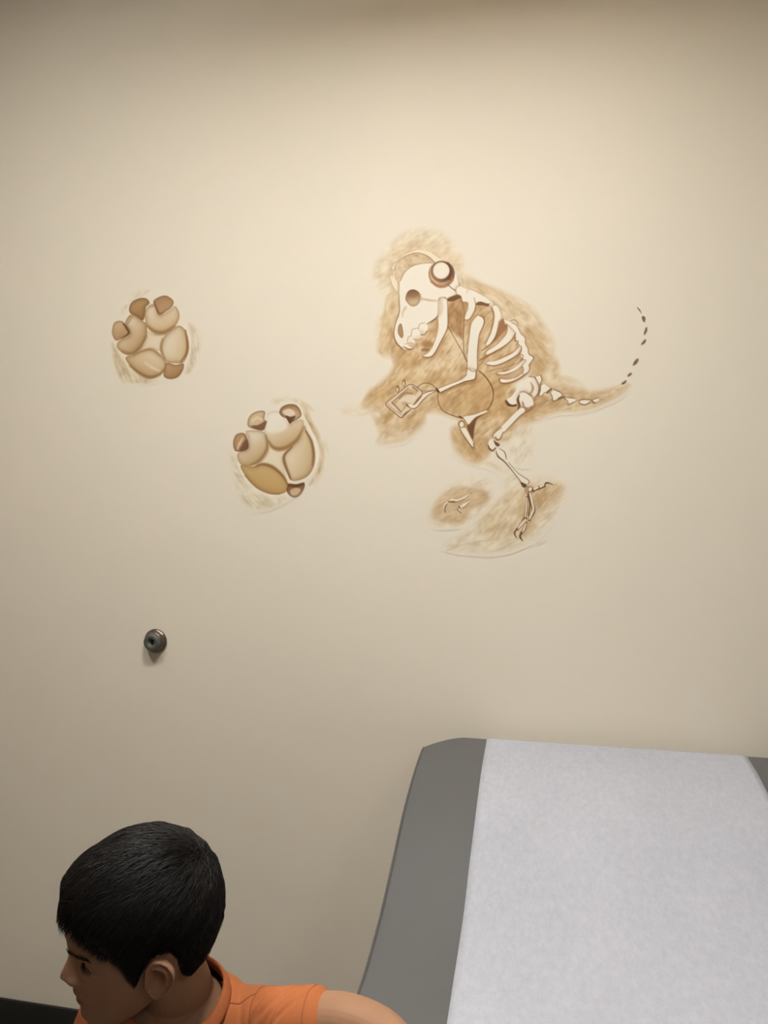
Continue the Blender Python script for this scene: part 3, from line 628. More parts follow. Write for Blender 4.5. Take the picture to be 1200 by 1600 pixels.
# ------------------------------------------------------------------ door bumper on the wall
def door_bumper(px, py):
    d = pix_ray(px, py); p = CAM + d * (-CAM[1] / d[1])
    r = bpy.data.objects.new('door_bumper', None); COL.objects.link(r); r.location = p; r.rotation_euler = (math.radians(90), 0, 0)
    tag(r, 'round grey rubber door bumper with bronze flange screwed to the cream wall', 'door bumper')
    mf = simple('bronze_metal', (.16, .135, .105), .33, .85, var=.15, vscale=80.); mr = simple('grey_rubber', (.085, .09, .08), .5, var=.1, vscale=120.); ms = simple('dark_screw', (.03, .03, .028), .4, .6)
    V, F = lathe([(.001, 0), (.0275, 0), (.0285, .0015), (.0285, .004), (.0268, .0062), (.0245, .0072), (.0236, .012), (.0228, .0155), (.0210, .0165), (.001, .0165)])
    link('flange', mesh_of('flange', V, F), mf, r)
    V, F = lathe([(.0212, .0150), (.0212, .0185), (.0198, .0232), (.0170, .0258), (.0128, .0262), (.0088, .0246), (.0062, .0222), (.0058, .0186), (.001, .0184)], caps=False)
    link('rubber_pad', mesh_of('rubber_pad', V, F), mr, r)
    bm = bmesh.new(); bmesh.ops.create_cone(bm, cap_ends=True, segments=24, radius1=.0052, radius2=.0042, depth=.0022, matrix=Matrix.Translation((0, 0, .0193)))
    link('screw', bm_mesh('screw', bm), ms, r)
door_bumper(244, 1001)

# ------------------------------------------------------------------ exam table with paper
TY = np.array([.0, .04, .12, .2, .3, .4, .5, .6, .7, .85, 1.0, 1.45]); TZ = np.array([.8265, .825, .82, .807, .780, .736, .693, .667, .657, .655, .655, .655])
_ys = np.linspace(0, 1.45, 600); _zs = np.interp(_ys, TY, TZ)
for _ in range(3): _zs = np.convolve(np.pad(_zs, 9, mode='edge'), np.ones(19) / 19, 'valid')
def table_z(y): return float(np.interp(-y, _ys, _zs))
TXL, TXR, TH0, TH1, TT = -.262, .522, -.030, -1.36, .062     # left, right, head end, foot end, cushion thickness
def table_top(x, y):
    """height of the padded surface, slightly crowned towards its edges"""
    e = min(x - TXL, TXR - x); return table_z(y) - .007 * max(0., 1 - e / .09) ** 2
def build_table():
    r = bpy.data.objects.new('exam_table', None); COL.objects.link(r); r.location = (.13, -.75, 0)
    tag(r, 'grey vinyl padded exam table standing with its raised head end against the wall', 'exam table')
    loc = lambda p: (p[0] - .13, p[1] + .75, p[2])
    mv = simple('grey_vinyl', (.104, .1035, .103), .48, spec=.35, var=.04, vscale=6., bstr=.10, bscale=420., bdist=.0005); mp = simple('grey_piping', (.055, .053, .05), .5)
    mb = simple('beige_laminate', (.55, .50, .42), .45, var=.03); mh = simple('brushed_steel', (.6, .6, .58), .3, .9)
    rc, er = .060, .011
    ys = [TH0 - rc * (1 - math.cos(a)) for a in np.linspace(0, math.pi / 2, 12)] + list(np.linspace(TH0 - rc - .012, TH1 + rc + .012, 110)) + [TH1 + rc * (1 - math.cos(a)) for a in np.linspace(math.pi / 2, 0, 12)]
    V, F = [], []; edge = []; edgeR = []
    prof = [(0, 0)]
    for yi, y in enumerate(ys):
        dy = min(TH0 - y, y - TH1); ins = 0 if dy >= rc else .118 * (1 - math.sqrt(dy / rc))
        th = TT if dy >= er else TT - 2 * (er - math.sqrt(max(er * er - (er - dy) ** 2, 0)))
        drop = (TT - th) / 2
        xl, xr = TXL + ins, TXR - ins; ring = []
        N = 26
        for k in range(N + 1):                       # top, left to right
            s = k / N; x = xl + er + (xr - xl - 2 * er) * s; ring.append((x, y, table_top(x, y) - drop))
        for k in range(1, 6):
            a = math.pi / 2 * k / 6; ring.append((xr - er + er * math.sin(a), y, table_top(xr - er, y) - drop - er * (1 - math.cos(a)) * .9))
        zb = table_top(xr - er, y) - drop - er * .9
        ring.append((xr, y, zb)); ring.append((xr, y, table_z(y) - TT + drop + .006)); ring.append((xr - .008, y, table_z(y) - TT + drop))
        ring.append((xl + .008, y, table_z(y) - TT + drop)); ring.append((xl, y, table_z(y) - TT + drop + .006)); ring.append((xl, y, table_top(xl + er, y) - drop - er * .9))
        for k in range(5, 0, -1):
            a = math.pi / 2 * k / 6; ring.append((xl + er - er * math.sin(a), y, table_top(xl + er, y) - drop - er * (1 - math.cos(a)) * .9))
        edge.append((xl + .0055, y, table_top(xl + er, y) - drop - er * .118)); edgeR.append((xr - .0055, y, table_top(xr - er, y) - drop - er * .118))
        n = len(ring); b = len(V); V += [loc(p) for p in ring]
        if yi:
            for k in range(n): F.append((b - n + k, b - n + (k + 1) % n, b + (k + 1) % n, b + k))
    F.append(tuple(range(n))); F.append(tuple(range(len(V) - n, len(V)))[::-1])
    cu = link('cushion', mesh_of('cushion', V, F), mv, r)
    bmx = bmesh.new(); bmx.from_mesh(cu.data); bmesh.ops.recalc_face_normals(bmx, faces=bmx.faces); bmx.to_mesh(cu.data); bmx.free()
    for e in (edge, edgeR):
        V2, F2 = tube([loc(p) for p in e[11:-11]], [.0011] * (len(e) - 22), 8); link('piping', mesh_of('piping', V2, F2), mp, cu)
    # carcass below (its top follows the padding)
    yy = np.linspace(TH0 - .05, TH1 + .08, 40); V, F = [], []
    for y in yy:
        z1 = table_z(y) - TT - .001
        V += [loc(p) for p in ((TXL + .06, y, .10), (TXR - .06, y, .10), (TXR - .06, y, z1), (TXL + .06, y, z1))]
    for i in range(len(yy) - 1):
        for k in range(4): F.append((i * 4 + k, i * 4 + (k + 1) % 4, i * 4 + 4 + (k + 1) % 4, i * 4 + 4 + k))
    F += [(3, 2, 1, 0), tuple(len(V) - 4 + k for k in range(4))]
    link('cabinet', mesh_of('cabinet', V, F, False), mb, r)
    box('plinth', (TXL + .1 - .13, TH1 + .14 + .75, 0), (TXR - .1 - .13, TH0 - .09 + .75, .099), M_BASE, r)
    for k, (y0, y1) in enumerate(((-1.24, -.86), (-.83, -.45))):
        d = box('drawer', (TXL + .044 - .13, y0 + .75, .16), (TXL + .0595 - .13, y1 + .75, .52), mb, r, .003)
        ym = (y0 + y1) / 2 + .75
        V2, F2 = tube([(TXL + .045 - .13, ym - .06, .46), (TXL + .024 - .13, ym - .055, .46), (TXL + .024 - .13, ym + .055, .46), (TXL + .045 - .13, ym + .06, .46)], [.005] * 4, 10)
        link('handle', mesh_of('handle', V2, F2), mh, d)
    return r
build_table()
def build_paper():
    m, nt, b = new_mat('crepe_exam_paper'); b.inputs['Roughness'].default_value = .85; b.inputs['Specular IOR Level'].default_value = .15
    tc = node(nt, 'ShaderNodeTexCoord')
    mp = node(nt, 'ShaderNodeMapping'); mp.inputs['Scale'].default_value = (1., .55, 1.); nt.links.new(tc.outputs['Object'], mp.inputs['Vector'])
    n1 = node(nt, 'ShaderNodeTexNoise', Scale=110., Detail=7., Roughness=.72); n2 = node(nt, 'ShaderNodeTexVoronoi', Scale=170.); n3 = node(nt, 'ShaderNodeTexNoise', Scale=9., Detail=3.)
    for n in (n1, n2, n3): nt.links.new(mp.outputs[0], n.inputs['Vector'])
    cr = node(nt, 'ShaderNodeValToRGB'); e = cr.color_ramp.elements; e[0].position = .30; e[0].color = (.360, .368, .412, 1); e[1].position = .72; e[1].color = (.465, .473, .522, 1)
    ma = node(nt, 'ShaderNodeMath', operation='MULTIPLY_ADD'); nt.links.new(n3.outputs['Fac'], ma.inputs[0]); ma.inputs[1].default_value = .25
    m2 = node(nt, 'ShaderNodeMath', operation='MULTIPLY'); nt.links.new(n1.outputs['Fac'], m2.inputs[0]); m2.inputs[1].default_value = .75; nt.links.new(m2.outputs[0], ma.inputs[2])
    nt.links.new(ma.outputs[0], cr.inputs[0]); nt.links.new(cr.outputs[0], b.inputs['Base Color'])
    ad = node(nt, 'ShaderNodeMath', operation='ADD'); nt.links.new(n1.outputs['Fac'], ad.inputs[0]); m3 = node(nt, 'ShaderNodeMath', operation='MULTIPLY'); nt.links.new(n2.outputs['Distance'], m3.inputs[0]); m3.inputs[1].default_value = .35; nt.links.new(m3.outputs[0], ad.inputs[1])
    bp = node(nt, 'ShaderNodeBump', Strength=.35, Distance=.0012); nt.links.new(ad.outputs[0], bp.inputs['Height']); nt.links.new(bp.outputs['Normal'], b.inputs['Normal'])
    xl, xr = -.1275, .3885
    path = [(TH0 + .0035, .66), (TH0 + .0035, .72), (TH0 + .0035, .78), (TH0 + .0035, table_z(TH0) - .014), (TH0 + .0015, table_z(TH0) - .006), (TH0 - .004, table_z(TH0) - .0005), (TH0 - .011, table_z(TH0 - .011) + .0018)]
    path += [(y, table_z(y) + .0018) for y in np.linspace(TH0 - .02, TH1 + .06, 150)]
    rng = random.Random(5); V, F = [], []; N = 40
    ph = [rng.uniform(0, 6.28) for _ in range(6)]
    for i, (y, z) in enumerate(path):
        wv = .0008 * math.sin(y * 9 + ph[0]) + .0003 * math.sin(y * 31 + ph[1]); w2 = .0008 * math.sin(y * 11 + ph[2])
        for k in range(N + 1):
            s = k / N; x = xl + wv + (xr + w2 - xl - wv) * s
            rip = .0006 * (1 + math.sin(x * 34 + y * 5 + ph[3])) + .0004 * (1 + math.sin(x * 13 - y * 17 + ph[4]))
            if i < 7: rip *= .2
            zz = z if i < 6 else z - (table_z(y) - table_top(x, y))
            V.append((x, y, zz + (rip if i >= 5 else 0)))
        if i:
            for k in range(N): a = (i - 1) * (N + 1) + k; F.append((a, a + 1, a + N + 2, a + N + 1))
    me = mesh_of('exam_paper', V, F); o = link('exam_paper', me, m)
    so = o.modifiers.new('thickness', 'SOLIDIFY'); so.thickness = .0004; so.offset = 1.
    tag(o, 'white crepe paper strip rolled over the middle of the grey exam table', 'exam paper')
build_paper()
# ------------------------------------------------------------------ the child: head shape in head space (x forward, y to its left, z up; origin between the ears)
def rot3(a, b, c):
    ca, sa, cb, sb, cc, sc = math.cos(a), math.sin(a), math.cos(b), math.sin(b), math.cos(c), math.sin(c)
    return np.array([[ca, -sa, 0], [sa, ca, 0], [0, 0, 1]]) @ np.array([[cb, 0, sb], [0, 1, 0], [-sb, 0, cb]]) @ np.array([[1, 0, 0], [0, cc, -sc], [0, sc, cc]])
HR = rot3(3.76, .13, -.150); HC = np.array([-.500, -.813, .794])
def h2w(p): return np.asarray(p, float) @ HR.T + HC
HT = np.array([  # z, front, back, half width
    (-.0900, .062, .044, .012), (-.0860, .074, .030, .026), (-.0760, .0815, .008, .039), (-.0600, .0815, -.012, .048), (-.0450, .083, -.032, .054), (-.0280, .084, -.056, .060),
    (-.0100, .083, -.076, .0645), (.0100, .0825, -.087, .0665), (.0280, .0865, -.0925, .0680), (.0500, .0880, -.0930, .0690), (.0700, .0835, -.0890, .0670), (.0900, .0720, -.0780, .0600),
    (.1050, .0550, -.0630, .0490), (.1170, .0340, -.0450, .0350), (.1240, .0120, -.0230, .0200), (.1268, -.0040, -.0080, .0040)])
_z = np.linspace(HT[0, 0], HT[-1, 0], 500)
_T = spline(HT, False, 24)
def _col(k): return np.interp(_z, _T[:, 0], _T[:, k])
_xf, _xb, _w = _col(1), _col(2), _col(3); _xc = np.interp(_z, [-.09, -.06, -.03, 0., .09, .1268], [.052, .022, -.004, -.012, -.012, -.006])
def sect(z): return np.interp(z, _z, _xf), np.interp(z, _z, _xb), np.interp(z, _z, _w), np.interp(z, _z, _xc)
def head_radius(d, o=(-.008, 0, .03)):
    """distance from o to the plain skull surface along unit directions d"""
    lo = np.zeros(len(d)); hi = np.full(len(d), .2)
    for _ in range(30):
        m = (lo + hi) / 2; p = np.asarray(o) + d * m[:, None]; f, b, w, c = sect(np.clip(p[:, 2], -.0899, .1267))
        a = np.where(p[:, 0] > c, f - c, c - b); g = (np.abs(p[:, 0] - c) / np.maximum(a, 1e-4)) ** 2.15 + (np.abs(p[:, 1]) / np.maximum(w, 1e-4)) ** 2.15
        ins = (g < 1) & (p[:, 2] < .1267) & (p[:, 2] > -.0899); lo = np.where(ins, m, lo); hi = np.where(ins, hi, m)
    return lo
def head_grid(nz=230, na=260):
    z = np.concatenate([np.linspace(-.0898, .115, nz - 40), .115 + .0116 * np.sin(np.linspace(.02, 1, 40) * math.pi / 2)])
    th = np.linspace(0, 2 * math.pi, na, endpoint=False); f, b, w, c = [v[:, None] for v in sect(z)]
    ct, st = np.cos(th)[None], np.sin(th)[None]; e = 2 / 2.15
    a = np.where(ct > 0, f - c, c - b); x = c + a * np.sign(ct) * np.abs(ct) ** e; y = w * np.sign(st) * np.abs(st) ** e; Z = np.repeat(z[:, None], na, 1)
    g = lambda y0, z0, sy, sz: np.exp(-((y - y0) / sy) ** 2 - ((Z - z0) / sz) ** 2)
    fr = ct > 0; dx = np.zeros_like(x); ay = np.abs(y)
    ga = lambda y0, z0, sy, sz: np.exp(-((ay - y0) / sy) ** 2 - ((Z - z0) / sz) ** 2)
    N = np.interp(Z, [-.036, -.031, -.027, -.022, -.0165, -.010, 0., .010, .020, .03], [0, .0012, .0055, .0135, .0185, .0165, .0105, .0055, .0016, 0]); sg = np.interp(Z, [-.03, -.018, -.008, .012], [.0125, .0115, .0088, .0075])
    dx += N * np.exp(-(y / sg) ** 2)
    dx += .0050 * ga(.0125, -.0215, .0055, .0058) - .003 * ga(.006, -.0275, .004, .002)       # wings of the nose, nostrils
    dx += .0066 * g(0, -.0405, .017, .0058) + .0062 * g(0, -.0545, .016, .0052) - .0055 * g(0, -.0475, .021, .0020) - .002 * g(0, -.0630, .018, .005) + .0040 * g(0, -.0750, .016, .0090)
    dx += .0022 * ga(.022, .0270, .016, .006) - .0085 * ga(.030, .0110, .0135, .0090)
    x = x + np.where(fr, dx, 0)
    y = y * (1 + .10 * np.exp(-((x - .052) / .028) ** 2 - ((Z + .030) / .022) ** 2))              # full cheeks
    ex, ey, ez = EYE; dy, dz = ay - ey, Z - ez; r2 = dy ** 2 + dz ** 2
    slit = (np.abs(dy) < .0125) & (np.abs(dz + .0008) < .0034 * (1 - (dy / .0125) ** 2))
    lid = ex + np.sqrt(np.maximum(.0128 ** 2 - r2, 0)); x = np.where(fr & (r2 < .0127 ** 2) & ~slit, np.maximum(x, lid), x)
    x = np.where(fr & slit, np.minimum(x, ex + np.sqrt(np.maximum(.0098 ** 2 - r2, 0))), x)
    V = np.stack([x, y, Z], -1).reshape(-1, 3); F = []
    for i in range(nz - 1):
        for k in range(na): a_ = i * na + k; b_ = i * na + (k + 1) % na; F.append((a_, b_, b_ + na, a_ + na))
    F.append(tuple(range(na))[::-1]); F.append(tuple((nz - 1) * na + k for k in range(na)))
    return V, F
EYE = (.0585, .0305, .0110)
HAIRLINE = np.array([(-.11, -.066), (-.060, -.066), (-.046, -.060), (-.038, -.042), (-.033, -.012), (-.031, .008), (-.023, .024), (-.010, .029), (.002, .025), (.010, .010), (.016, -.006), (.021, -.010), (.026, .002), (.034, .022), (.042, .036), (.054, .050), (.068, .064), (.080, .071), (.12, .073)])
def hair_margin(p): return p[..., 2] - np.interp(p[..., 0], HAIRLINE[:, 0], HAIRLINE[:, 1])
NB = h2w((-.030, 0, -.098)); BA = math.radians(18)
BL = np.array([math.cos(BA), math.sin(BA), 0]); BF = np.array([math.sin(BA), -math.cos(BA), 0]); BZ = np.array([0, 0, 1.])
def b2w(f, l, z): return NB * np.array([1, 1, 0]) + BF * f + BL * l + BZ * z
ZN = NB[2]                                                                     # height of the base of the neck

def loft(secs, n=40):
    """closed stack of ellipses: (f, l, z, half depth, half width)"""
    V, F = [], []
    for f, l, z, hd, hw in secs:
        for k in range(n):
            a = 2 * math.pi * k / n; V.append(b2w(f + hd * math.cos(a), l + hw * math.sin(a), z))
    for i in range(len(secs) - 1):
        for k in range(n): a, b = i * n + k, i * n + (k + 1) % n; F.append((a, b, b + n, a + n))
    F.append(tuple(range(n))[::-1]); F.append(tuple((len(secs) - 1) * n + k for k in range(n)))
    return V, F
def torso_secs(g=0., zmin=.36):
    S = [(-.010, 0, ZN + .004, .034, .040), (-.008, 0, ZN - .006, .045, .060), (-.006, 0, ZN - .018, .052, .080), (-.004, 0, ZN - .034, .058, .100), (0, 0, ZN - .060, .062, .106), (.002, 0, ZN - .10, .066, .103), (.004, 0, ZN - .16, .065, .098), (.004, 0, ZN - .22, .066, .095), (0, 0, ZN - .26, .070, .098), (0, 0, ZN - .30, .064, .092), (0, 0, ZN - .33, .05, .08)]
    return [(f, l, z + (g if i < 3 else 0), hd + g, hw + g) for i, (f, l, z, hd, hw) in enumerate(S) if z > zmin]
def limb(P, R, n=24):
    P = np.asarray(P, float); Q = spline(P, False, 5); t = np.linspace(0, len(P) - 1, len(Q)); r = np.interp(t, np.arange(len(P)), R)
    return tube(Q, list(r), n, cap=5)
def remeshed(name, bag, vox, smooth=3):
    me = mesh_of(name, bag.V, bag.F); o = link(name, me, None)
    m = o.modifiers.new('r', 'REMESH'); m.mode = 'VOXEL'; m.voxel_size = vox
    if smooth: s = o.modifiers.new('s', 'SMOOTH'); s.factor = .5; s.iterations = smooth
    dg = bpy.context.evaluated_depsgraph_get(); out = bpy.data.meshes.new_from_object(o.evaluated_get(dg))
    bpy.data.objects.remove(o, do_unlink=True); out.name = name
    out.polygons.foreach_set('use_smooth', [True] * len(out.polygons)); return out
def coords(me): a = np.empty(len(me.vertices) * 3, np.float32); me.vertices.foreach_get('co', a); return a.reshape(-1, 3).astype(float)

# ---- ear (left one; mirrored for the right)
def ear():
    O = np.array([(11, 8), (9.5, 18), (3, 26), (-7, 27), (-16, 21), (-21, 10), (-20.5, -2), (-15.5, -13), (-9, -20), (-2, -26), (5, -26), (9, -19), (12.5, -8), (12.5, -1)], float) * .00104
    O = spline(O, True, 6); cen = np.array([.0005, -.0025]); n = len(O); ph = np.arctan2(O[:, 1] - cen[1], O[:, 0] - cen[0])
    rr = np.array([1., .97, .92, .85, .78, .70, .62, .54, .46, .38, .28, .16, .05]); V = []
    back = np.clip((np.cos(ph - math.radians(140)) + .35) / 1.1, 0, 1); lobe = np.exp(-((ph + math.radians(85)) / .42) ** 2); front = np.exp(-((ph + math.radians(18)) / .40) ** 2)
    for r in rr:
        helix = .0062 * np.exp(-((r - .93) / .07) ** 2) * (1 - lobe) ; anti = .0052 * np.exp(-((r - .60) / .10) ** 2) * back
        base = np.interp(r, [0, .3, .45, .62, .78, 1.], [-.0115, -.0105, -.0055, -.0005, -.0022, .0005])
        lb = .0022 * lobe * np.exp(-((r - .75) / .3) ** 2) + lobe * max(0, r - .45) * .004
        tr = .0075 * front * np.exp(-((r - .80) / .16) ** 2) - .0035 * front * (r > .95)
        h = base + helix + anti + lb + tr; p = cen + (O - cen) * r
        V += [(p[k, 0], p[k, 1], h[k]) for k in range(n)]
    m = len(rr); F = []
    for i in range(m - 1):
        for k in range(n): a, b = i * n + k, i * n + (k + 1) % n; F.append((a, b, b + n, a + n))
    F.append(tuple((m - 1) * n + k for k in range(n)))
    b0 = len(V)
    for r, h in ((.99, -.0035), (.9, -.0065), (.6, -.0125), (.3, -.0165)):
        p = cen + (O - cen) * r; V += [(p[k, 0], p[k, 1], h) for k in range(n)]
    for k in range(n): F.append((k, b0 + k, b0 + (k + 1) % n, (k + 1) % n))
    for i in range(3):
        for k in range(n): a, b = b0 + i * n + k, b0 + i * n + (k + 1) % n; F.append((a, a + n, b + n, b))
    F.append(tuple(b0 + 3 * n + k for k in range(n))[::-1])
    fu = np.array([.93, -.36, .04]); fu /= np.linalg.norm(fu); fv = np.array([-.14, .10, .98]); fv -= fu * (fv @ fu); fv /= np.linalg.norm(fv); nn = np.cross(fv, fu)
    return [np.array([-.004, .0745, -.003]) + fu * p[0] + fv * p[1] + nn * p[2] for p in V], F

def hand(bag, wrist, d, nrm, side):
    """palm, four fingers and a thumb; d = finger direction, nrm = back of the hand"""
    d = np.asarray(d, float) / np.linalg.norm(d); nrm = np.asarray(nrm, float); nrm = nrm - d * (nrm @ d); nrm /= np.linalg.norm(nrm); s = np.cross(nrm, d) * side
    W = lambda a, b, c: np.asarray(wrist) + d * a + s * b + nrm * c
    bag.add(tube([W(-.01, 0, 0), W(.012, 0, 0), W(.032, 0, .001), W(.048, 0, .001)], [.017, .021, .024, .023], 20, [(.62, 1.), (.5, 1.), (.45, 1.05), (.38, 1.05)], ref=tuple(nrm)))
    for b, L in ((-.0175, .034), (-.006, .040), (.006, .038), (.0165, .030)):
        bag.add(tube([W(.044, b, .001), W(.048 + L * .45, b * 1.12, .002), W(.048 + L * .8, b * 1.16, -.002), W(.048 + L, b * 1.17, -.006)], [.0068, .0063, .0058, .005], 12))
    bag.add(tube([W(.008, -.018, -.003), W(.024, -.031, -.004), W(.038, -.037, -.005), W(.047, -.039, -.006)], [.0095, .0082, .0070, .0058], 12))

def build_person():
    ms, nt, b = new_mat('warm_brown_skin'); b.inputs['Roughness'].default_value = .52; b.inputs['Specular IOR Level'].default_value = .25
    b.inputs['Subsurface Weight'].default_value = .12; b.inputs['Subsurface Radius'].default_value = (.6, .25, .12); b.inputs['Subsurface Scale'].default_value = .006
    at = node(nt, 'ShaderNodeVertexColor', layer_name='complexion'); tc = node(nt, 'ShaderNodeTexCoord'); nz = node(nt, 'ShaderNodeTexNoise', Scale=40., Detail=4.); nt.links.new(tc.outputs['Object'], nz.inputs['Vector'])
    mr = node(nt, 'ShaderNodeMapRange'); mr.inputs['To Min'].default_value = .93; mr.inputs['To Max'].default_value = 1.07; nt.links.new(nz.outputs['Fac'], mr.inputs['Value'])
    mx = node(nt, 'ShaderNodeMix', data_type='RGBA', blend_type='MULTIPLY'); mx.inputs[0].default_value = 1.; nt.links.new(at.outputs['Color'], mx.inputs[6]); nt.links.new(mr.outputs[0], mx.inputs[7]); nt.links.new(mx.outputs[2], b.inputs['Base Color'])
    bump(nt, b, 900., .06, .0004)
    bag = Bag(); V, F = head_grid(); bag.add(([h2w(v) for v in V], F))
    EV, EF = ear(); bag.add(([h2w(v) for v in EV], EF)); bag.add(([h2w((v[0], -v[1], v[2])) for v in EV], [f[::-1] for f in EF]))
    # neck, trunk
    bag.add(limb([h2w((-.026, 0, .0)), h2w((-.026, 0, -.045)), h2w((-.030, 0, -.075)), NB + BF * -.004 + BZ * -.006, NB + BZ * -.05], [.040, .0415, .043, .047, .050], 32))
    bag.add(loft(torso_secs()))
    # left arm lies on the table, right arm hangs
    SJL = b2w(-.004, .088, ZN - .041)
    ARM = [SJL, SJL + (np.array([-.290, -.765, .679]) - SJL) * .6, np.array([-.255, -.765, .691]), np.array([-.190, -.788, .6925]), np.array([-.160, -.840, .687]), np.array([-.135, -.905, .681])]
    bag.add(limb(ARM, [.031, .0295, .0300, .0270, .0265, .0185], 28))
    hand(bag, ARM[-1] + np.array([.004, -.010, -.003]), (.35, -1, -.10), (0, 0, 1), 1)
    SJR = b2w(-.004, -.090, ZN - .026); ER = b2w(-.012, -.128, ZN - .19); WR = b2w(.03, -.135, ZN - .33)
    bag.add(limb([SJR, b2w(-.006, -.112, ZN - .10), ER, b2w(.005, -.132, ZN - .25), WR], [.036, .032, .026, .026, .018], 24)); hand(bag, WR + np.array([0, 0, -.008]), (.1, 0, -1), -BL, -1)
    for s in (-1, 1):
        bag.add(limb([b2w(0, s * .046, ZN - .28), b2w(.004, s * .050, .30), b2w(.008, s * .050, .215), b2w(-.004, s * .050, .14), b2w(-.006, s * .050, .06), b2w(-.004, s * .050, .035)], [.056, .050, .037, .037, .025, .026], 24))
        bag.add(tube([b2w(-.022, s * .052, .030), b2w(.03, s * .054, .030), b2w(.075, s * .056, .024), b2w(.10, s * .057, .021)], [.022, .024, .024, .018], 16, [(.9, 1), (.8, 1), (.6, 1.1), (.5, 1.1)]))
    body = remeshed('person', bag, .0014, 1)
    P = coords(body); H = (P - HC) @ HR; col = np.tile(np.array([.345, .186, .108]), (len(P), 1))
    x, y, z = H.T; ay = np.abs(y)
    lip = np.exp(-((z + .0475) / .0085) ** 4 - (y / .019) ** 4) * (x > .06); col = col * (1 - lip[:, None] * .75) + np.array([.33, .125, .09]) * lip[:, None] * .75
    ear_ = np.exp(-(np.hypot(x + .008, z) / .024) ** 4) * (ay > .066); col = col * (1 - .35 * ear_[:, None]) + np.array([.50, .25, .165]) * .35 * ear_[:, None]
    ck = np.exp(-((x - .055) / .025) ** 2 - ((z + .025) / .02) ** 2) * (ay > .03); col *= 1 + ck[:, None] * np.array([.06, -.02, -.03])
    a = body.attributes.new('complexion', 'FLOAT_COLOR', 'POINT'); a.data.foreach_set('color', np.c_[col, np.ones(len(col))].astype(np.float32).ravel())
    root = link('person', body, ms)
    tag(root, 'child in an orange T-shirt looking left, one arm resting on the exam table', 'person')
    # ---- eyes
    me_, nt, b = new_mat('eye_glossy'); b.inputs['Roughness'].default_value = .12
    geo = node(nt, 'ShaderNodeTexCoord'); sp = node(nt, 'ShaderNodeSeparateXYZ'); nt.links.new(geo.outputs['Object'], sp.inputs[0])
    cr = node(nt, 'ShaderNodeValToRGB'); cr.color_ramp.interpolation = 'CONSTANT'; e = cr.color_ramp.elements; e[0].position = 0; e[0].color = (.32, .27, .23, 1); e[1].position = .80; e[1].color = (.03, .015, .008, 1)
    mr = node(nt, 'ShaderNodeMapRange'); mr.inputs['From Min'].default_value = 0; mr.inputs['From Max'].default_value = .0116; nt.links.new(sp.outputs[0], mr.inputs['Value']); nt.links.new(mr.outputs[0], cr.inputs[0]); nt.links.new(cr.outputs[0], b.inputs['Base Color'])
    for s in (1, -1):
        bm = bmesh.new(); bmesh.ops.create_uvsphere(bm, u_segments=32, v_segments=24, radius=.0116)
        o = link('eye', bm_mesh('eye', bm, True), me_, root); gaze = Matrix(HR.tolist()).to_4x4() @ Matrix.Rotation(math.radians(12), 4, 'Y') @ Matrix.Rotation(math.radians(6) * s, 4, 'Z')
        gaze.translation = Vector(h2w((EYE[0], EYE[1] * s, EYE[2]))); o.matrix_world = gaze
    mh = simple('black_hair', (.010, .0075, .0065), .50, spec=.30, var=.35, vscale=90.)
    # ---- hair: a close cap with combed strands from the crown
    rng = np.random.default_rng(4); O = np.array([-.008, 0, .03]); WH = np.array([-.074, .012, .088])
    def surf(p, off):
        d = p - O; d = d / np.linalg.norm(d, axis=1)[:, None]; return O + d * (head_radius(d) + off)[:, None]
    def thick(p):
        m = hair_margin(p); t = np.clip(m / .030, 0, 1); t = t * t * (3 - 2 * t); top = np.clip((p[:, 2] - .03) / .07, 0, 1); fr = np.clip((p[:, 0] - .03) / .05, 0, 1)
        return (.0025 + .0040 * fr) + t * (.0075 + .0035 * top - .0015 * fr)
    na, ne = 220, 130; az = np.linspace(0, 2 * math.pi, na, endpoint=False); el = np.linspace(-1.15, math.pi / 2 - .01, ne)
    A, E_ = np.meshgrid(az, el); D = np.stack([np.cos(E_) * np.cos(A), np.cos(E_) * np.sin(A), np.sin(E_)], -1).reshape(-1, 3); S0 = surf(O + D, np.zeros(len(D))); MG = hair_margin(S0)
    jag = .0035 * (np.sin(A.ravel() * 37) + .7 * np.sin(A.ravel() * 61 + 1)) * np.clip((S0[:, 0] - .03) / .03, 0, 1); keep = MG + jag > 0
    C = surf(O + D, np.where(keep, thick(S0) * .84, -.003)); V = [h2w(p) for p in C]; F = []
    for i in range(ne - 1):
        for k in range(na):
            q = (i * na + k, i * na + (k + 1) % na, (i + 1) * na + (k + 1) % na, (i + 1) * na + k)
            if any(keep[j] for j in q): F.append(q)
    F.append(tuple((ne - 1) * na + k for k in range(na)))
    hb = Bag(); hb.V, hb.F = V, F
    cand = rng.normal(size=(60000, 3)); cand /= np.linalg.norm(cand, axis=1)[:, None]; R0 = surf(O + cand, np.zeros(len(cand))); R0 = R0[(hair_margin(R0) > -.001)][:10500]; R0 = np.vstack([R0, surf(WH + rng.normal(size=(500, 3)) * .010, np.zeros(500))])
    n = len(R0); steps = 9; L = rng.uniform(.030, .058, n); P_ = R0.copy(); path = []; lift = rng.uniform(-.0005, .0022, n) + (rng.random(n) > .97) * rng.uniform(0, .003, n); jit = rng.normal(size=(n, 3)) * (.15 + .8 * np.exp(-(np.linalg.norm(P_ - WH, axis=1) / .012) ** 2))[:, None]; alive = np.ones(n, bool); st0 = rng.uniform(.35, 1., n); lift = lift + .0016 * np.sin(P_[:, 0] * 210 + P_[:, 1] * 160) * np.sin(P_[:, 1] * 190 - P_[:, 2] * 230 + 1)
    side = np.clip(np.abs(P_[:, 1]) / .06, 0, 1)[:, None]
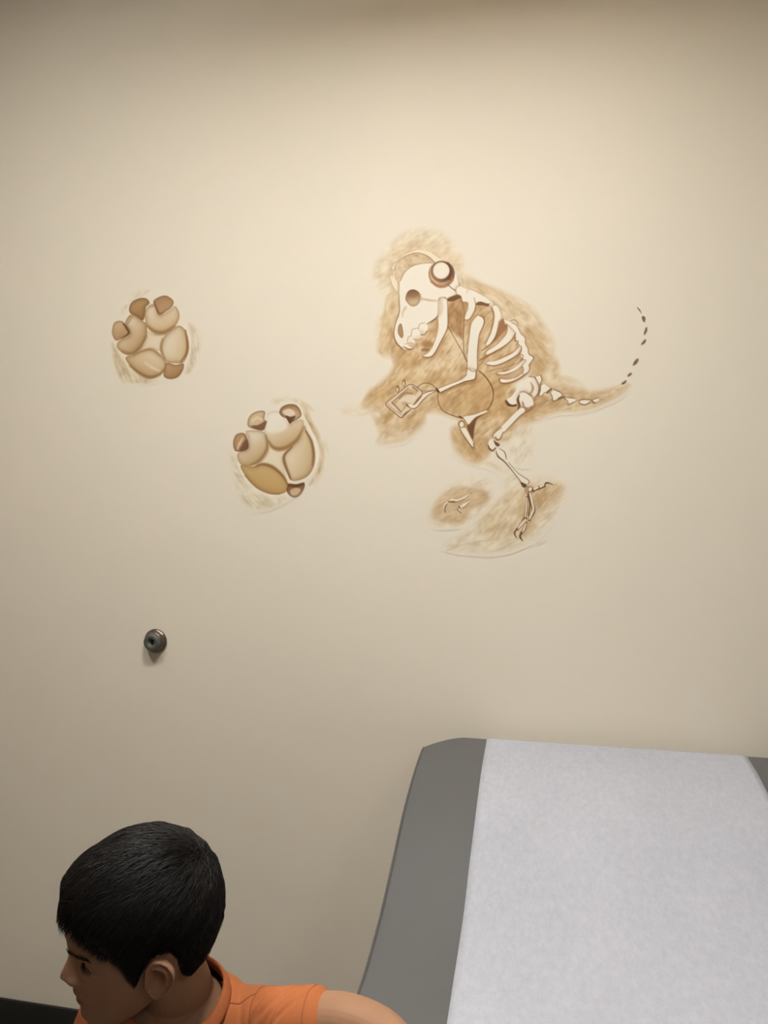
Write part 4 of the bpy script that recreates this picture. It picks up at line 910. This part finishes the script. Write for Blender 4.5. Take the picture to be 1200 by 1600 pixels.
    for k in range(steps):
        t = k / (steps - 1); th = thick(P_); cur = surf(P_, th * (1 - (1 - st0) * max(0, 1 - t / .25)) + lift * np.interp(t, [0, .4, 1], [0, 1, .8])); path.append(cur.copy())
        nrm = P_ - O; nrm /= np.linalg.norm(nrm, axis=1)[:, None]
        f = P_ - WH; f /= np.maximum(np.linalg.norm(f, axis=1), .012)[:, None]; f = f + np.array([.10, 0, -.55]) * np.clip((.09 - P_[:, 2]) / .06, 0, 1)[:, None] + jit
        f -= nrm * (f * nrm).sum(1)[:, None]; f /= np.maximum(np.linalg.norm(f, axis=1), 1e-6)[:, None]
        step = np.where(alive, L / (steps - 1), 0.)
        new = surf(P_ + f * step[:, None], np.zeros(n)); over = np.where(new[:, 0] > .045, -.008 - .010 * rng.random(n), -.004); stop = hair_margin(new) < over; alive &= ~stop; P_ = np.where((alive & ~stop)[:, None], new, P_)
    path = np.stack(path, 1)
    for i in range(n):
        q = path[i]; m = [0]
        for k in range(1, steps):
            if np.linalg.norm(q[k] - q[m[-1]]) > .0012: m.append(k)
        if len(m) < 3: continue
        q = h2w(q[m]); tg = np.gradient(q, axis=0); tg /= np.linalg.norm(tg, axis=1)[:, None]; up = q - h2w(O); u = np.cross(tg, up); u /= np.maximum(np.linalg.norm(u, axis=1), 1e-9)[:, None]; w = np.cross(u, tg)
        r = .00055 * np.interp(np.linspace(0, 1, len(m)), [0, .3, 1], [.8, 1, .15])[:, None]; b0 = len(hb.V)
        for a_ in (0, 2.094, 4.189):
            hb.V += list(q + (u * math.sin(a_) + w * math.cos(a_)) * r)
        K = len(m)
        for c_ in range(3):
            d_ = (c_ + 1) % 3
            for k in range(K - 1): hb.F.append((b0 + c_ * K + k, b0 + d_ * K + k, b0 + d_ * K + k + 1, b0 + c_ * K + k + 1))
    link('hair', mesh_of('hair', hb.V, hb.F), mh, root)
    # ---- eyebrows and lashes
    for s in (1, -1):
        eb = Bag()
        for i in range(70):
            t = rng.random(); yb = .012 + .034 * t; zb = .0285 + .0045 * math.sin(t * 2.4) + rng.normal() * .0014
            d = np.array([[math.cos(math.atan2(yb, .075)) , math.sin(math.atan2(yb, .075)), 0]]); p0 = np.array([[.06, yb, zb]]); f_, b__, w_, c__ = sect(np.array([zb])); xx = c__[0] + (f_[0] - c__[0]) * max(1 - (yb / w_[0]) ** 2.15, 0) ** (1 / 2.15) + .0022 * math.exp(-((yb - .022) / .016) ** 2)
            p = np.array([xx + .0006, yb, zb]); q = p + np.array([-.0035 * t - .0006, .0055, .0022 - .0045 * t])
            eb.add(tube([h2w(v * np.array([1, s, 1])) for v in (p, (p + q) / 2 + np.array([.0007, .0003, 0]), q)], [.00032, .0003, .0001], 4, cap=1))
        link('eyebrow', mesh_of('eyebrow', eb.V, eb.F), mh, root)
        lb = Bag()
        for i in range(26):
            dy = -.0115 + .023 * i / 25; zt = -.0008 + .0036 * (1 - (dy / .0125) ** 2); xx = EYE[0] + math.sqrt(max(.0129 ** 2 - dy * dy - zt * zt, 1e-6))
            p = np.array([xx, EYE[1] + dy, EYE[2] + zt]); q = p + np.array([.0052, .0035 * dy / .0115 + .001, -.0022])
            lb.add(tube([h2w(v * np.array([1, s, 1])) for v in (p, (p + q) / 2 + np.array([0, 0, -.0008]), q)], [.00045, .0004, .00012], 4, cap=1))
        link('eyelashes', mesh_of('eyelashes', lb.V, lb.F), mh, root)
    # ---- T-shirt
    mo = simple('orange_cotton', (.42, .135, .048), .85, spec=.2, var=.06, vscale=300., bstr=.25, bscale=900., bdist=.0006); mo2 = simple('orange_rib_knit', (.37, .113, .041), .85, spec=.2, var=.08, vscale=400.); mst = simple('orange_thread', (.27, .075, .028), .8)
    tb = Bag(); tb.add(loft([(f, l, z - (.02 if i == 8 else 0), hd + (.010 if i > 7 else .006 if i == 7 else 0), hw + (.010 if i > 7 else .006 if i == 7 else 0)) for i, (f, l, z, hd, hw) in enumerate(torso_secs(.009)[:9])]))
    def sleeve(A, ends):
        A = np.asarray(A); Q = spline(A, False, 6); d = np.r_[0, np.cumsum(np.linalg.norm(np.diff(Q, axis=0), axis=1))]; t = np.linspace(0, ends, 14); q = np.stack([np.interp(t, d, Q[:, k]) for k in range(3)], 1)
        return q, t
    axes = []
    for A, L_ in ((ARM, .116), ([SJR, b2w(-.006, -.112, ZN - .10), ER], .098)):
        q, t = sleeve(A, L_); q[0] -= (q[1] - q[0]); axes.append((q, t)); tb.add(tube(list(q), list(np.interp(t, [0, .03, L_], [.036, .0385, .0365])), 40, cap=1))
    shirt = remeshed('t_shirt', tb, .0032, 4); P = coords(shirt)
    nv = np.empty(len(P) * 3, np.float32); shirt.vertices.foreach_get('normal', nv); nv = nv.reshape(-1, 3)
    q, t = axes[0]; s0 = q[1]; ax = (q[-1] - s0); LA = np.linalg.norm(ax); ax /= LA; r_ = P - s0; u = r_ @ ax; perp = r_ - u[:, None] * ax; wgt = np.clip((u - .014) / .02, 0, 1) * np.clip((LA - .006 - u) / .014, 0, 1) * (np.linalg.norm(perp, axis=1) < .07)
    ang = np.arctan2(perp @ BF, perp[:, 2]); fold = np.zeros(len(P))
    for u0, wd, dp, sl in ((.033, .0042, .0062, .020), (.050, .0034, .0046, .026), (.064, .0044, .0060, .022), (.081, .0032, .0042, .028)):
        k = (u + sl * (ang - .3) + .0025 * np.sin(ang * 3 + u0 * 200) - u0) / wd; fold += .85 * dp * (-np.exp(-k * k) + .45 * np.exp(-((k - 1.9) / 1.1) ** 2))
    P += nv * (wgt * fold)[:, None]
    loc = P - NB; P += nv * (.0016 * np.sin(loc[:, 2] * 70 + loc @ BL * 45) * np.clip((-.05 - loc[:, 2]) / .05, 0, 1))[:, None]
    # sleeve seam groove at the shoulder
    P -= nv * (.0016 * np.exp(-((u - .020) / .0024) ** 2) * (np.linalg.norm(perp, axis=1) < .06))[:, None]
    shirt.vertices.foreach_set('co', P.astype(np.float32).ravel())
    CA, CB, CF, CS = .056, .060, .006, -.34                                    # collar ellipse: depth, width, forward shift, slope
    czc = lambda f: ZN - .004 + CS * (f - CF) - (.12 * max(0, f - .02))
    bm = bmesh.new(); bm.from_mesh(shirt); kill = []
    for fce in bm.faces:
        c = np.array(fce.calc_center_median()) - NB; f_, l_ = c @ BF, c @ BL
        if ((f_ - CF) / CA) ** 2 + (l_ / CB) ** 2 < 1 and c[2] + ZN > czc(f_) - .05 and c[2] > -.09: kill.append(fce)
    bmesh.ops.delete(bm, geom=kill, context='FACES'); bm.to_mesh(shirt); bm.free()
    sh = link('t_shirt', shirt, mo, root)
    # collar band follows the cloth around the neck opening
    from mathutils.bvhtree import BVHTree
    bv = BVHTree.FromPolygons([v.co.copy() for v in shirt.vertices], [tuple(p.vertices) for p in shirt.polygons])
    ring = []
    for k in range(64):
        a_ = 2 * math.pi * k / 64; f_, l_ = CF + CA * 1.04 * math.cos(a_), CB * 1.04 * math.sin(a_); p = b2w(f_, l_, czc(f_)); hit = bv.find_nearest(Vector(p))
        ring.append(np.array(hit[0]))
    ring = np.array(ring)
    for _ in range(6): ring = (np.roll(ring, 1, 0) + ring * 2 + np.roll(ring, -1, 0)) / 4
    V, F = [], []; cen = ring.mean(0)
    for k in range(64):
        p = ring[k]; o_ = p - cen; o_[2] = 0; o_ /= np.linalg.norm(o_)
        for a_, h_ in ((.0075, -.0065), (.0060, .0010), (.0020, .0085), (-.0015, .0125), (-.0042, .0120), (-.0040, .0070), (-.0020, -.0020)): V.append(p + o_ * a_ + BZ * h_)
    for k in range(64):
        for j in range(7): F.append((k * 7 + j, ((k + 1) % 64) * 7 + j, ((k + 1) % 64) * 7 + (j + 1) % 7, k * 7 + (j + 1) % 7))
    link('collar', mesh_of('collar', V, F), mo2, sh)
    def stitch(pts, rad=.0009):
        V_, F_ = tube(pts, [rad] * len(pts), 6, cap=1); link('seam', mesh_of('seam', V_, F_), mst, sh)
    bv = BVHTree.FromPolygons([v.co.copy() for v in shirt.vertices], [tuple(p.vertices) for p in shirt.polygons])
    e1 = BF - ax * (BF @ ax); e1 /= np.linalg.norm(e1); e2 = np.cross(ax, e1)
    for off in (LA - .010, .020):
        pts = []
        for k in range(33):
            a_ = 2 * math.pi * k / 32; dr = e1 * math.cos(a_) + e2 * math.sin(a_); o_ = s0 + ax * off
            h_ = bv.ray_cast(Vector(o_ + dr * .09), Vector(-dr), .09)
            if h_[0] is not None: pts.append(np.array(h_[0]))
        if len(pts) > 8: stitch(pts, .0008)
    pts = []
    for k in range(14):                                                        # shoulder seam from collar to sleeve
        l_ = .070 + .034 * k / 13; h_ = bv.ray_cast(Vector(b2w(.022 - .010 * k / 13, l_, ZN + .08)), Vector((0, 0, -1)), .2)
        if h_[0] is not None: pts.append(np.array(h_[0]))
    if len(pts) > 4: stitch(pts)
    # ---- shorts and shoes
    sb = Bag(); sb.add(loft([(0, 0, ZN - .215, .071, .101), (0, 0, ZN - .26, .081, .109), (0, 0, ZN - .30, .080, .108), (0, 0, ZN - .34, .066, .096)]))
    for s in (-1, 1): sb.add(tube([b2w(0, s * .050, ZN - .27), b2w(.004, s * .054, .30), b2w(.006, s * .055, .235)], [.060, .060, .057], 28, cap=1))
    link('shorts', remeshed('shorts', sb, .005, 3), simple('dark_grey_cotton', (.05, .052, .06), .85, var=.1), root)
    for s in (-1, 1):
        fb = Bag(); fb.add(tube([b2w(-.030, s * .052, .034), b2w(.02, s * .054, .034), b2w(.075, s * .056, .028), b2w(.108, s * .057, .025)], [.033, .034, .033, .026], 20, [(.95, 1), (.9, 1), (.75, 1.1), (.7, 1.1)]))
        so = link('shoe', remeshed('shoe', fb, .004, 3), simple('grey_canvas', (.22, .22, .23), .8, var=.1), root)
        kb = Bag(); kb.add(tube([b2w(-.034, s * .052, .0085), b2w(.02, s * .054, .0085), b2w(.08, s * .056, .0085), b2w(.114, s * .057, .0085)], [.036, .037, .038, .030], 24, [(.23, 1)] * 4))
        link('sole', mesh_of('sole', kb.V, kb.F), simple('white_rubber', (.7, .7, .68), .6), so)
    return root
build_person()
